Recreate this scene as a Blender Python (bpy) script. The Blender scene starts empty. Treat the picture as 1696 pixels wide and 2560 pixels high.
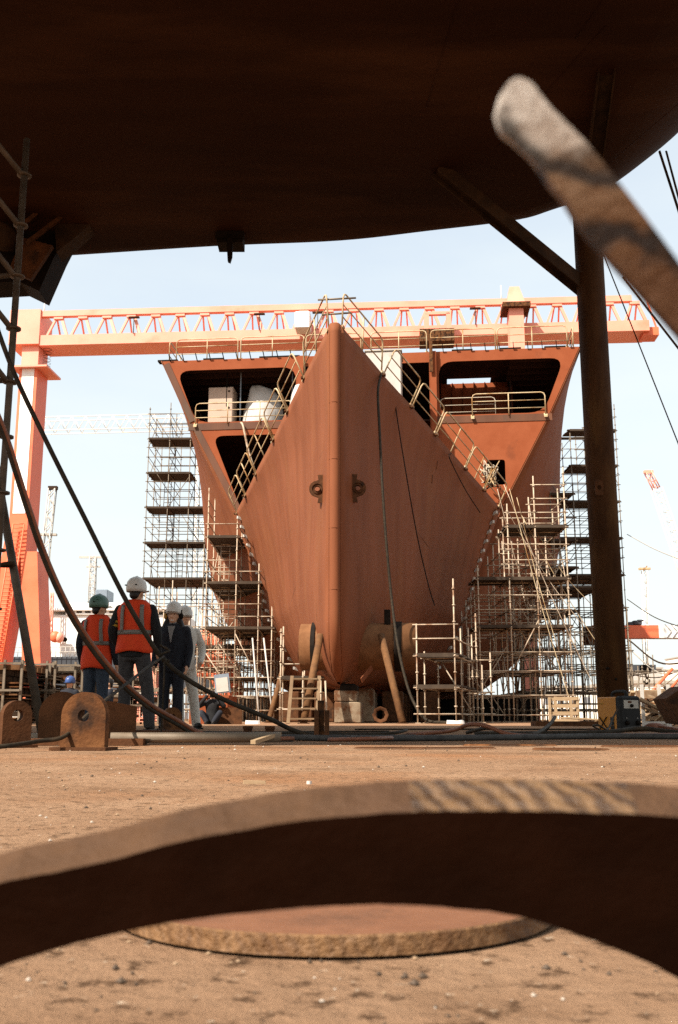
import bpy, math, random
from mathutils import Vector, Matrix, noise
from mathutils.geometry import tessellate_polygon
random.seed(7)
R = math.radians
scn = bpy.context.scene
# ---------------------------------------------------------------- camera, sky, sun, exposure
FOC, CAMH = 2500.0, 0.143                     # focal length in photograph pixels, eye height in metres
TILT = math.atan(517 / FOC); CT, ST = math.cos(TILT), math.sin(TILT)
cam = bpy.data.cameras.new('camera'); camo = bpy.data.objects.new('camera', cam)
scn.collection.objects.link(camo); scn.camera = camo
cam.sensor_fit = 'VERTICAL'; cam.sensor_height = 36; cam.lens = 36 * FOC / 2560
cam.clip_start = 0.01; cam.clip_end = 6000
camo.location = (0, 0, CAMH); camo.rotation_euler = (math.pi / 2 + TILT, 0, 0)
cam.dof.use_dof = True; cam.dof.focus_distance = 22; cam.dof.aperture_fstop = 18
SUN_EL, SUN_AZ = R(46), R(180 + 46)           # sun behind the camera and to its left
world = bpy.data.worlds.new('World'); scn.world = world; world.use_nodes = True
nt = world.node_tree; nt.nodes.clear()
sky = nt.nodes.new('ShaderNodeTexSky'); sky.sky_type = 'NISHITA'; sky.sun_disc = False
sky.sun_elevation = SUN_EL; sky.sun_rotation = SUN_AZ; sky.dust_density = 3.0; sky.air_density = 1.0; sky.ozone_density = 1.0
bg = nt.nodes.new('ShaderNodeBackground'); bg.inputs[1].default_value = 0.12
# thin bright high cloud, thicker towards the horizon
tcw = nt.nodes.new('ShaderNodeTexCoord'); sep = nt.nodes.new('ShaderNodeSeparateXYZ'); nt.links.new(tcw.outputs['Generated'], sep.inputs[0])
cr = nt.nodes.new('ShaderNodeValToRGB'); cr.color_ramp.interpolation = 'B_SPLINE'; e = cr.color_ramp.elements
e[0].position = 0.0; e[0].color = (1, 1, 1, 1); e[1].position = .62; e[1].color = (.55, .55, .55, 1); e2 = e.new(.28); e2.color = (.70, .70, .70, 1)
nt.links.new(sep.outputs['Z'], cr.inputs[0])
mpw = nt.nodes.new('ShaderNodeMapping'); mpw.inputs['Scale'].default_value = (1.6, 1.6, 5.5); nt.links.new(tcw.outputs['Generated'], mpw.inputs[0])
nzw = nt.nodes.new('ShaderNodeTexNoise'); nzw.inputs['Scale'].default_value = 1.7; nzw.inputs['Detail'].default_value = 7; nt.links.new(mpw.outputs[0], nzw.inputs[0])
mm = nt.nodes.new('ShaderNodeMath'); mm.operation = 'MULTIPLY_ADD'; nt.links.new(nzw.outputs[0], mm.inputs[0]); mm.inputs[1].default_value = .5
ad = nt.nodes.new('ShaderNodeMath'); ad.operation = 'SUBTRACT'; nt.links.new(cr.outputs[0], ad.inputs[0]); ad.inputs[1].default_value = .2; nt.links.new(ad.outputs[0], mm.inputs[2]); mm.use_clamp = True
mxw = nt.nodes.new('ShaderNodeMixRGB'); nt.links.new(mm.outputs[0], mxw.inputs[0]); nt.links.new(sky.outputs[0], mxw.inputs[1]); mxw.inputs[2].default_value = (3.45, 3.68, 3.55, 1)
wo = nt.nodes.new('ShaderNodeOutputWorld')
nt.links.new(mxw.outputs[0], bg.inputs[0]); nt.links.new(bg.outputs[0], wo.inputs[0])
sl = bpy.data.lights.new('sun', 'SUN'); sl.energy = 4.6; sl.angle = R(0.6); sl.color = (1.0, .93, .83)
so = bpy.data.objects.new('sun', sl); scn.collection.objects.link(so)
SUND = Vector((math.sin(SUN_AZ) * math.cos(SUN_EL), math.cos(SUN_AZ) * math.cos(SUN_EL), math.sin(SUN_EL)))
so.rotation_euler = SUND.to_track_quat('Z', 'Y').to_euler()
vs = scn.view_settings; vs.view_transform = 'Standard'; vs.look = 'None'; vs.exposure = 1.25; vs.gamma = 1.0; vs.use_curve_mapping = False
scn.cycles.max_bounces = 6; scn.cycles.use_denoising = False

# ---------------------------------------------------------------- helpers
def ray(xd, yd):
    u = (xd * 1696 / 1568 - 848) / FOC; v = (1280 - yd * 2560 / 2367) / FOC
    return (u, CT - v * ST, ST + v * CT)
def P(xd, yd, Y):
    r = ray(xd, yd); k = Y / r[1]; return Vector((r[0] * k, Y, CAMH + r[2] * k))
def Zp(xd, yd, z):
    r = ray(xd, yd); k = (z - CAMH) / r[2]; return Vector((r[0] * k, r[1] * k, z))
def V(*a): return Vector(a)

WPOS = {}
def thing(name, label, cat, loc, group=None):
    o = bpy.data.objects.new(name, None); scn.collection.objects.link(o)
    o.empty_display_size = .1
    o.location = loc; WPOS[o.name] = Vector(loc)
    o['label'] = label; o['category'] = cat
    if group: o['group'] = group
    return o
def place(name, me, parent=None, label=None, cat=None, group=None, kind=None, origin=None):
    vs_ = me.vertices
    if origin is None:
        n = len(vs_); co = [0.0] * (3 * n); vs_.foreach_get('co', co)
        xs, ys, zs = co[0::3], co[1::3], co[2::3]
        origin = V((min(xs) + max(xs)) / 2, (min(ys) + max(ys)) / 2, min(zs))
    me.transform(Matrix.Translation(-origin))
    o = bpy.data.objects.new(name, me); scn.collection.objects.link(o)
    if parent is not None:
        o.parent = parent; o.location = origin - WPOS[parent.name]
    else: o.location = origin
    WPOS[o.name] = origin.copy()
    if label: o['label'] = label
    if cat: o['category'] = cat
    if group: o['group'] = group
    if kind: o['kind'] = kind
    return o

class MB:
    def __init__(s): s.v = []; s.f = []; s.m = []; s.mi = 0; s.sm = []; s.smooth = False
    def add(s, vs, fs):
        b = len(s.v); s.v += [tuple(v) for v in vs]
        for f in fs: s.f.append([i + b for i in f]); s.m.append(s.mi); s.sm.append(s.smooth)
        return s
    def box(s, c, size, ex=(1, 0, 0), ey=(0, 1, 0), ez=(0, 0, 1)):
        c = Vector(c); ex, ey, ez = Vector(ex) * size[0] / 2, Vector(ey) * size[1] / 2, Vector(ez) * size[2] / 2
        vs = [c + ex * i + ey * j + ez * k for k in (-1, 1) for j in (-1, 1) for i in (-1, 1)]
        return s.add(vs, [(0, 2, 3, 1), (4, 5, 7, 6), (0, 1, 5, 4), (2, 6, 7, 3), (0, 4, 6, 2), (1, 3, 7, 5)])
    def bbox(s, c, size, b, ex=(1, 0, 0), ey=(0, 1, 0), ez=(0, 0, 1)):     # box with chamfered vertical and horizontal edges
        c = Vector(c); ex, ey, ez = Vector(ex), Vector(ey), Vector(ez); hx, hy, hz = [q / 2 for q in size]
        def ring(x, y, z):
            k = b
            pts = [(x - k, -y), (x, -y + k), (x, y - k), (x - k, y), (-x + k, y), (-x, y - k), (-x, -y + k), (-x + k, -y)]
            return [c + ex * p + ey * q + ez * z for p, q in pts]
        rs = [ring(hx - b, hy - b, -hz), ring(hx, hy, -hz + b), ring(hx, hy, hz - b), ring(hx - b, hy - b, hz)]
        return s.loft(rs)
    def bar(s, p0, p1, w, h, up=(0, 0, 1)):
        p0, p1 = Vector(p0), Vector(p1); d = (p1 - p0); L = d.length; d.normalize(); up = Vector(up)
        if abs(d.dot(up)) > .98: up = V(0, 1, 0)
        sx = d.cross(up).normalized(); uz = sx.cross(d).normalized()
        return s.box((p0 + p1) / 2, (L, w, h), d, sx, uz)
    def loft(s, rings, caps=True, closed=True):
        n = len(rings[0]); vs = [p for r in rings for p in r]; fs = []
        for a in range(len(rings) - 1):
            for i in range(n if closed else n - 1):
                j = (i + 1) % n; fs.append((a * n + i, a * n + j, (a + 1) * n + j, (a + 1) * n + i))
        if caps and closed: fs.append(tuple(reversed(range(n)))); fs.append(tuple(range((len(rings) - 1) * n, len(rings) * n)))
        return s.add(vs, fs)
    def tube(s, p0, p1, r, n=6, r1=None): return s.poly([p0, p1], r, n, [r, r if r1 is None else r1])
    def poly(s, pts, r, n=6, rs=None, flat=1.0):
        pts = [Vector(p) for p in pts]; rings = []; N = None
        sm = s.smooth; s.smooth = True
        for i, p in enumerate(pts):
            d = (pts[min(i + 1, len(pts) - 1)] - pts[max(i - 1, 0)])
            d = d.normalized() if d.length > 1e-9 else V(0, 0, 1)
            if N is None:
                N = d.orthogonal().normalized()
                if abs(d.z) < .9: N = (V(0, 0, 1) - d * d.z).normalized()
            else: N = (N - d * N.dot(d)); N = N.normalized() if N.length > 1e-6 else d.orthogonal().normalized()
            B = d.cross(N); rr = rs[i] if rs else r
            rings.append([p + (N * math.cos(2 * math.pi * k / n) * flat + B * math.sin(2 * math.pi * k / n)) * rr for k in range(n)])
        s.loft(rings); s.smooth = sm; return s
    def lathe(s, c, prof, n=20, axis=(0, 0, 1), sx=1.0, sy=1.0, caps=True):
        ax = Vector(axis).normalized(); N = ax.orthogonal().normalized()
        if abs(ax.z) > .99: N = V(1, 0, 0)
        B = ax.cross(N); c = Vector(c); sm = s.smooth; s.smooth = True
        s.loft([[c + ax * h + (N * math.cos(2 * math.pi * k / n) * sx + B * math.sin(2 * math.pi * k / n) * sy) * r for k in range(n)] for r, h in prof], caps)
        s.smooth = sm; return s
    def ell(s, c, rx, ry, rz, n=12, m=8, ex=(1, 0, 0), ey=(0, 1, 0), ez=(0, 0, 1)):
        c = Vector(c); ex, ey, ez = Vector(ex), Vector(ey), Vector(ez); rings = []
        sm = s.smooth; s.smooth = True
        for i in range(m + 1):
            a = -math.pi / 2 + math.pi * i / m; q = max(math.cos(a), .02)
            rings.append([c + ex * rx * q * math.cos(2 * math.pi * k / n) + ey * ry * q * math.sin(2 * math.pi * k / n) + ez * rz * math.sin(a) for k in range(n)])
        s.loft(rings); s.smooth = sm; return s
    def plate(s, outer, holes, th, o, ex, ey, edge_mi=None):     # flat plate with holes, in the plane (ex, ey) at o, thick along ex x ey
        o, ex, ey = Vector(o), Vector(ex), Vector(ey); ez = ex.cross(ey).normalized()
        loops = [outer] + list(holes); fl = [V(p[0], p[1], 0) for l in loops for p in l]
        tris = tessellate_polygon([[V(p[0], p[1], 0) for p in l] for l in loops])
        n = len(fl); W = [o + ex * p.x + ey * p.y for p in fl]
        vs = [w + ez * th / 2 for w in W] + [w - ez * th / 2 for w in W]; fs = []
        for t in tris:
            a, b, c = [fl[i] for i in t]
            if (b - a).cross(c - a).z < 0: t = (t[0], t[2], t[1])
            fs.append(tuple(t)); fs.append((t[2] + n, t[1] + n, t[0] + n))
        s.add(vs, fs); k = 0; keep = s.mi
        if edge_mi is not None: s.mi = edge_mi
        for li, l in enumerate(loops):
            m = len(l); area = sum(l[i][0] * l[(i + 1) % m][1] - l[(i + 1) % m][0] * l[i][1] for i in range(m))
            ids = list(range(k, k + m)); k += m
            if (area > 0) != (li == 0): ids = ids[::-1]
            b = len(s.v) - 2 * n
            for i in range(m):
                a, c = ids[i], ids[(i + 1) % m]
                s.f.append([b + a, b + a + n, b + c + n, b + c]); s.m.append(s.mi); s.sm.append(False)
        s.mi = keep; return s
    def mesh(s, name, mats):
        me = bpy.data.meshes.new(name); me.from_pydata(s.v, [], s.f)
        mats = mats if isinstance(mats, (list, tuple)) else [mats]
        for m in mats: me.materials.append(m)
        me.polygons.foreach_set('material_index', s.m); me.polygons.foreach_set('use_smooth', s.sm)
        me.update(); return me
    def build(s, name, mats, parent=None, **k): return place(name, s.mesh(name, mats), parent, **k)

def remeshed(mb, voxel, mat, smooth=3):
    me = mb.mesh('tmp', mat); o = bpy.data.objects.new('tmp', me); scn.collection.objects.link(o)
    m = o.modifiers.new('r', 'REMESH'); m.mode = 'VOXEL'; m.voxel_size = voxel; m.use_smooth_shade = True
    q = o.modifiers.new('s', 'SMOOTH'); q.factor = .5; q.iterations = smooth
    dg = bpy.context.evaluated_depsgraph_get(); dg.update()
    r = bpy.data.meshes.new_from_object(o.evaluated_get(dg)); bpy.data.objects.remove(o)
    r.materials.clear(); r.materials.append(mat); return r

def crom(pts, k=8):                                      # smooth curve through points
    pts = [Vector(p) for p in pts]; out = []
    q = [pts[0] * 2 - pts[1]] + pts + [pts[-1] * 2 - pts[-2]]
    for i in range(1, len(q) - 2):
        a, b, c, d = q[i - 1:i + 3]
        for j in range(k):
            t = j / k
            out.append(.5 * ((2 * b) + (c - a) * t + (2 * a - 5 * b + 4 * c - d) * t * t + (3 * b - a - 3 * c + d) * t ** 3))
    return out + [pts[-1]]
def rrect(x0, y0, x1, y1, r, n=5):                       # rounded rectangle, counter-clockwise
    o = []
    for cx, cy, a0 in ((x1 - r, y0 + r, -90), (x1 - r, y1 - r, 0), (x0 + r, y1 - r, 90), (x0 + r, y0 + r, 180)):
        for i in range(n + 1): a = R(a0 + 90 * i / n); o.append((cx + r * math.cos(a), cy + r * math.sin(a)))
    return o
def rpoly(pts, r, n=5):                                  # polygon with rounded corners
    o = []; m = len(pts)
    for i in range(m):
        p, a, b = Vector(pts[i]), Vector(pts[i - 1]), Vector(pts[(i + 1) % m])
        da, db = (a - p), (b - p); ra = min(r, da.length * .45, db.length * .45)
        A, B = p + da.normalized() * ra, p + db.normalized() * ra
        for j in range(n + 1):
            t = j / n; o.append(tuple(A * (1 - t) ** 2 + p * 2 * t * (1 - t) + B * t * t))
    return o
def circ(x, y, r, n=20): return [(x + r * math.cos(2 * math.pi * i / n), y + r * math.sin(2 * math.pi * i / n)) for i in range(n)]

# ---------------------------------------------------------------- materials
def mat(name, c1, c2=None, rough=.7, scale=3.0, metal=0.0, bump=0.0, bscale=None, stretch=(1, 1, 1), c3=None, s3=.6, t3=(.55, .7), detail=8, spec=.3, lohi=(.35, .65), wave=None, k=.62):
    c1 = tuple(q * k for q in c1); c2 = c2 and tuple(q * k for q in c2); c3 = c3 and tuple(q * k for q in c3)
    m = bpy.data.materials.new(name); m.use_nodes = True; t = m.node_tree; N, L = t.nodes, t.links
    b = N['Principled BSDF']; b.inputs['Roughness'].default_value = rough; b.inputs['Metallic'].default_value = metal
    b.inputs['Specular IOR Level'].default_value = spec
    if c2 is None and not bump:
        b.inputs['Base Color'].default_value = (*c1, 1); return m
    tc = N.new('ShaderNodeTexCoord'); mp = N.new('ShaderNodeMapping'); mp.inputs['Scale'].default_value = stretch
    geo = N.new('ShaderNodeNewGeometry'); L.new(geo.outputs['Position'], mp.inputs[0])
    def nz(sc, det=detail, rg=.6):
        n = N.new('ShaderNodeTexNoise'); n.inputs['Scale'].default_value = sc; n.inputs['Detail'].default_value = det; n.inputs['Roughness'].default_value = rg
        L.new(mp.outputs[0], n.inputs[0]); return n
    col = None
    if c2 is not None:
        n = nz(scale); r = N.new('ShaderNodeValToRGB'); r.color_ramp.elements[0].position, r.color_ramp.elements[1].position = lohi
        r.color_ramp.elements[0].color = (*c1, 1); r.color_ramp.elements[1].color = (*c2, 1)
        L.new(n.outputs[0], r.inputs[0]); col = r.outputs[0]
        if c3 is not None:
            n3 = nz(s3); r3 = N.new('ShaderNodeValToRGB'); r3.color_ramp.elements[0].position, r3.color_ramp.elements[1].position = t3
            L.new(n3.outputs[0], r3.inputs[0]); mx = N.new('ShaderNodeMixRGB'); mx.inputs[2].default_value = (*c3, 1)
            L.new(r3.outputs[0], mx.inputs[0]); L.new(col, mx.inputs[1]); col = mx.outputs[0]
        if wave:
            w = N.new('ShaderNodeTexWave'); w.inputs['Scale'].default_value = wave[0]; w.inputs['Distortion'].default_value = wave[1]; w.inputs['Detail'].default_value = 3
            w.inputs['Detail Scale'].default_value = 1.5
            mw = N.new('ShaderNodeMapping'); mw.inputs['Rotation'].default_value = wave[2]; L.new(geo.outputs['Position'], mw.inputs[0]); L.new(mw.outputs[0], w.inputs[0])
            mx = N.new('ShaderNodeMixRGB'); mx.blend_type = 'MULTIPLY'; mx.inputs[0].default_value = wave[3]
            rw = N.new('ShaderNodeValToRGB'); rw.color_ramp.elements[0].color = (.3, .25, .2, 1); rw.color_ramp.elements[1].color = (1, 1, 1, 1); L.new(w.outputs[1], rw.inputs[0])
            L.new(col, mx.inputs[1]); L.new(rw.outputs[0], mx.inputs[2]); col = mx.outputs[0]
        L.new(col, b.inputs['Base Color'])
    else: b.inputs['Base Color'].default_value = (*c1, 1)
    if bump:
        nb = nz(bscale or scale * 4); bp = N.new('ShaderNodeBump'); bp.inputs['Strength'].default_value = bump; bp.inputs['Distance'].default_value = .02
        L.new(nb.outputs[0], bp.inputs['Height']); L.new(bp.outputs[0], b.inputs['Normal'])
    return m
M = {}
M['primer'] = mat('red primer', (.222, .072, .031), (.285, .096, .043), .65, .9, stretch=(1.5, 1.5, .32), c3=(.29, .108, .044), s3=.7, t3=(.5, .85), bump=.06, bscale=14, spec=.06)
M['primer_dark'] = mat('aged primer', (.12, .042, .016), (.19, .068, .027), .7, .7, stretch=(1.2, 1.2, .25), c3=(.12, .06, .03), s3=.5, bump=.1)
M['primer_flat'] = mat('bulkhead primer', (.33, .085, .032), (.38, .105, .042), .7, 1.3, c3=(.2, .06, .028), s3=.8, t3=(.62, .8), spec=.06)
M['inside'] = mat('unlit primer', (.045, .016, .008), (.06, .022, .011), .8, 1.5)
M['hull'] = mat('shade dark hull primer', (.030, .0105, .0045), (.052, .019, .008), .75, .45, stretch=(.5, 2.0, .5), c3=(.11, .045, .02), s3=.35, t3=(.5, .75), bump=.08, spec=.06)  # shade under the hull is put into this very dark colour
M['black'] = mat('black steel', (.010, .007, .005), (.022, .014, .009), .75, 4, spec=.08)
M['dark'] = mat('dark weathered steel', (.035, .020, .011), (.075, .040, .02), .75, 5, bump=.2, spec=.1)
M['rust'] = mat('rust', (.12, .045, .016), (.22, .09, .032), .85, 9, c3=(.045, .022, .012), s3=5, t3=(.48, .6), bump=.35, bscale=60, spec=.1)
M['rust_dark'] = mat('dark rust', (.075, .032, .014), (.15, .06, .024), .85, 7, c3=(.04, .022, .014), s3=4, bump=.3, bscale=50, spec=.1)
M['rust_col'] = mat('rusted column', (.055, .023, .009), (.11, .048, .018), .8, 2.2, stretch=(2, 2, .5), c3=(.15, .072, .024), s3=1.4, t3=(.52, .7), bump=.3, bscale=30, spec=.1)
M['drum'] = mat('brown primed tunnel', (.19, .08, .032), (.27, .12, .05), .75, 3, c3=(.12, .055, .024), s3=1.6, spec=.1)
M['prop'] = mat('orange rust', (.13, .054, .017), (.21, .092, .028), .85, 5, c3=(.11, .048, .017), s3=3, bump=.25)
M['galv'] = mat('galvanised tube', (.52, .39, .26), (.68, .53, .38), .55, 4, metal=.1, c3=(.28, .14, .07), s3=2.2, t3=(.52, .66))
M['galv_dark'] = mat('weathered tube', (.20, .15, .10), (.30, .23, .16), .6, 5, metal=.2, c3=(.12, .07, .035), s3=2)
M['tube_near'] = mat('near scaffold tube', (.085, .062, .042), (.15, .11, .075), .6, 9, metal=.2, c3=(.08, .05, .03), s3=6)
M['deckboard'] = mat('scaffold boards', (.045, .028, .017), (.085, .055, .032), .85, 3, stretch=(.4, 6, 1), c3=(.13, .09, .055), s3=2, t3=(.6, .75))
M['rail'] = mat('cream rail paint', (.62, .43, .22), (.72, .56, .34), .5, 3, c3=(.40, .20, .06), s3=1.6, t3=(.5, .62))
M['crane'] = mat('salmon crane paint', (.78, .28, .185), (.82, .33, .225), .5, .4, c3=(.70, .22, .13), s3=.3, k=.95)
M['crane_red'] = mat('orange red paint', (.74, .15, .06), (.80, .18, .08), .5, .6, c3=(.64, .12, .05), s3=.5, k=.9)
M['crane_white'] = mat('crane white', (.86, .84, .80), (.80, .78, .73), .5, .5, k=.9)
M['white'] = mat('white paint', (.82, .80, .76), (.74, .71, .66), .5, 1.0, k=.9)
M['offwhite'] = mat('pale grey paint', (.62, .56, .49), (.72, .66, .58), .6, 1.5, c3=(.5, .42, .34), s3=1.2)
M['tarp'] = mat('white tarpaulin', (.60, .55, .49), (.72, .67, .61), .55, 1.6, bump=.5, bscale=2.2)
M['cabinet'] = mat('beige cabinet', (.62, .44, .32), (.68, .49, .36), .5, 2)
M['ladder_wood'] = mat('grey brown ladder wood', (.20, .12, .06), (.30, .19, .10), .85, 3)
M['wood'] = mat('weathered wood', (.42, .28, .15), (.55, .39, .23), .85, 3, stretch=(1, 1, 6), c3=(.3, .18, .09), s3=3)
M['concrete'] = mat('stained concrete', (.22, .145, .085), (.36, .265, .17), .9, 3, c3=(.17, .07, .026), s3=2.4, t3=(.46, .58), bump=.3)
M['hose'] = mat('dark rubber hose', (.028, .021, .014), (.055, .041, .026), .65, 14, c3=(.08, .052, .03), s3=9, spec=.1)
M['hose_red'] = mat('rusty red hose', (.20, .065, .028), (.28, .10, .045), .55, 14)
M['hose_grey'] = mat('grey hose', (.06, .056, .052), (.10, .093, .085), .6, 14, spec=.1)
M['rope'] = mat('pale rope', (.55, .45, .32), (.65, .55, .42), .8, 20)
M['orange'] = mat('orange safety cloth', (1.0, .085, .014), (.95, .065, .011), .8, 9, bump=.5, bscale=9)
M['reflect'] = mat('grey reflective tape', (.23, .20, .17), (.30, .27, .23), .5, 20)
M['navy'] = mat('navy cloth', (.012, .013, .02), (.022, .023, .032), .85, 12, bump=.4, bscale=14)
M['blackcloth'] = mat('black cloth', (.010, .009, .010), (.02, .018, .018), .85, 12, bump=.4, bscale=14)
M['jeans'] = mat('blue denim', (.035, .05, .075), (.055, .075, .105), .85, 22, bump=.4, bscale=14)
M['greyjeans'] = mat('dark grey denim', (.045, .040, .040), (.07, .062, .06), .85, 18, bump=.5, bscale=12)
M['coverall'] = mat('white coverall cloth', (.56, .50, .43), (.66, .60, .52), .85, 9, bump=.6, bscale=10, k=.9)
M['skin'] = mat('skin', (.56, .29, .17), (.62, .33, .20), .55, 12, k=.9)
M['hair'] = mat('dark hair', (.012, .008, .006), (.03, .018, .012), .5, 30)
M['helmet_white'] = mat('white helmet shell', (.60, .55, .49), (.66, .61, .55), .35, 12, k=.9)
M['helmet_green'] = mat('green helmet shell', (.10, .20, .15), (.14, .25, .19), .35, 14)
M['helmet_blue'] = mat('blue helmet shell', (.06, .11, .30), (.07, .13, .34), .35, 14)
M['redcloth'] = mat('red cloth', (.62, .04, .035), (.52, .03, .028), .85, 9, bump=.4)
M['shoe'] = mat('dark shoe leather', (.02, .016, .014), (.035, .028, .024), .6, 20)
M['greyshirt'] = mat('grey shirt', (.30, .28, .27), (.36, .34, .32), .85, 12)
M['yellow'] = mat('yellow orange plastic', (.72, .28, .025), (.66, .25, .022), .45, 9)
M['charcoal'] = mat('charcoal plastic', (.016, .015, .014), (.03, .028, .026), .6, 12, spec=.15)
M['panel'] = mat('pale control panel', (.50, .44, .36), (.58, .52, .43), .5, 12)
M['amber'] = mat('amber strap', (.65, .33, .05))
M['eye'] = mat('dark eye', (.02, .012, .01), rough=.3, k=.9)
M['teeth'] = mat('teeth', (.75, .68, .6), rough=.4, k=.9)
M['yellowband'] = mat('yellow tape', (.55, .33, .03))
M['blueglass'] = mat('blue grey paint', (.23, .28, .34), (.3, .35, .4), .4, 2)
M['city'] = mat('far glare pale', (.74, .68, .58), (.82, .76, .66), .9, .05, k=1)  # pale tone stands in for glare washing out far things
M['hillgreen'] = mat('far hill', (.30, .31, .33), (.40, .40, .40), .95, .02)
M['shiphull'] = mat('dark ship side', (.05, .055, .065), (.08, .085, .095), .6, .3)
M['scrap'] = mat('scrap timber and steel', (.20, .11, .055), (.42, .29, .17), .9, 3, c3=(.08, .045, .025), s3=4)
M['ochre'] = mat('worn ochre plate edge', (.075, .032, .010), (.13, .058, .02), .75, 26, c3=(.07, .03, .012), s3=13, t3=(.5, .66), bump=.5, bscale=70)
M['ochre_cut'] = mat('torch cut marks', (.13, .062, .022), (.36, .21, .10), .45, 26, c3=(.08, .036, .015), s3=13, t3=(.5, .66), bump=.5, bscale=70, wave=(60, 5, (0, R(50), 0), 1.0))
M['ochre_face_shaded'] = mat('shade dark plate face', (.022, .0075, .003), (.042, .0145, .006), .8, 14, c3=(.04, .014, .006), s3=6, bump=.15, spec=.05)  # shade on the downward leaning face is put into the colour
M['disc_edge'] = mat('flame cut disc edge', (.20, .092, .032), (.30, .155, .062), .6, 24, c3=(.16, .075, .032), s3=16, t3=(.56, .7), bump=.5, bscale=80, wave=(38, 9, (0, R(25), R(20)), .4))
M['disc_top'] = mat('primed disc face', (.20, .080, .036), (.27, .115, .055), .7, 16, c3=(.13, .06, .03), s3=9, bump=.15)
def bar_material():
    m = bpy.data.materials.new('bare flame cut steel bar'); m.use_nodes = True; t = m.node_tree; N, L = t.nodes, t.links
    b = N['Principled BSDF']; b.inputs['Roughness'].default_value = .55; b.inputs['Specular IOR Level'].default_value = .2
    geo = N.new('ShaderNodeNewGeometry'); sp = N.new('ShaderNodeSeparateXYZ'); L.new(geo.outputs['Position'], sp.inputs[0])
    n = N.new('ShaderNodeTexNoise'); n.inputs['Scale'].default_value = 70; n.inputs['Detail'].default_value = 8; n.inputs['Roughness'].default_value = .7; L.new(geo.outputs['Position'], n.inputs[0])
    def ma(op, x, y):
        q = N.new('ShaderNodeMath'); q.operation = op
        for i, k in enumerate((x, y)):
            if isinstance(k, (int, float)): q.inputs[i].default_value = k
            else: L.new(k, q.inputs[i])
        return q.outputs[0]
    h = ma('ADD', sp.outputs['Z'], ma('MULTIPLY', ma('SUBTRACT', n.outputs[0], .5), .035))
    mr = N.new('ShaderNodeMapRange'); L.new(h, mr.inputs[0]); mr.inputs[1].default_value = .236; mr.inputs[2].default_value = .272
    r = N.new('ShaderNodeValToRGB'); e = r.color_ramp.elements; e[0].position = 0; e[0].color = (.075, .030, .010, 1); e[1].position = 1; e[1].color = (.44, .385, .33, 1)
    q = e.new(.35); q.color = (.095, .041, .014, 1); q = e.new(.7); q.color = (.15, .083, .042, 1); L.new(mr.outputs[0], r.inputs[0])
    w = N.new('ShaderNodeTexWave'); w.bands_direction = 'Z'; w.inputs['Scale'].default_value = 20; w.inputs['Distortion'].default_value = 7; w.inputs['Detail'].default_value = 3; w.inputs['Detail Scale'].default_value = 2.2
    mp = N.new('ShaderNodeMapping'); mp.inputs['Rotation'].default_value = (0, R(-12), 0); L.new(geo.outputs['Position'], mp.inputs[0]); L.new(mp.outputs[0], w.inputs[0])
    rw = N.new('ShaderNodeValToRGB'); rw.color_ramp.elements[0].position = .03; rw.color_ramp.elements[0].color = (.10, .09, .08, 1); rw.color_ramp.elements[1].position = .38; rw.color_ramp.elements[1].color = (1, 1, 1, 1); L.new(w.outputs[1], rw.inputs[0])
    mx = N.new('ShaderNodeMixRGB'); mx.blend_type = 'MULTIPLY'; mx.inputs[0].default_value = .95; L.new(r.outputs[0], mx.inputs[1]); L.new(rw.outputs[0], mx.inputs[2]); L.new(mx.outputs[0], b.inputs['Base Color'])
    bp = N.new('ShaderNodeBump'); bp.inputs['Strength'].default_value = .6; bp.inputs['Distance'].default_value = .004; L.new(n.outputs[0], bp.inputs['Height']); L.new(bp.outputs[0], b.inputs['Normal'])
    return m
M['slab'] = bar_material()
def X0(xd, Y): return (xd * 1696 / 1568 - 848) / FOC * Y
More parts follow.
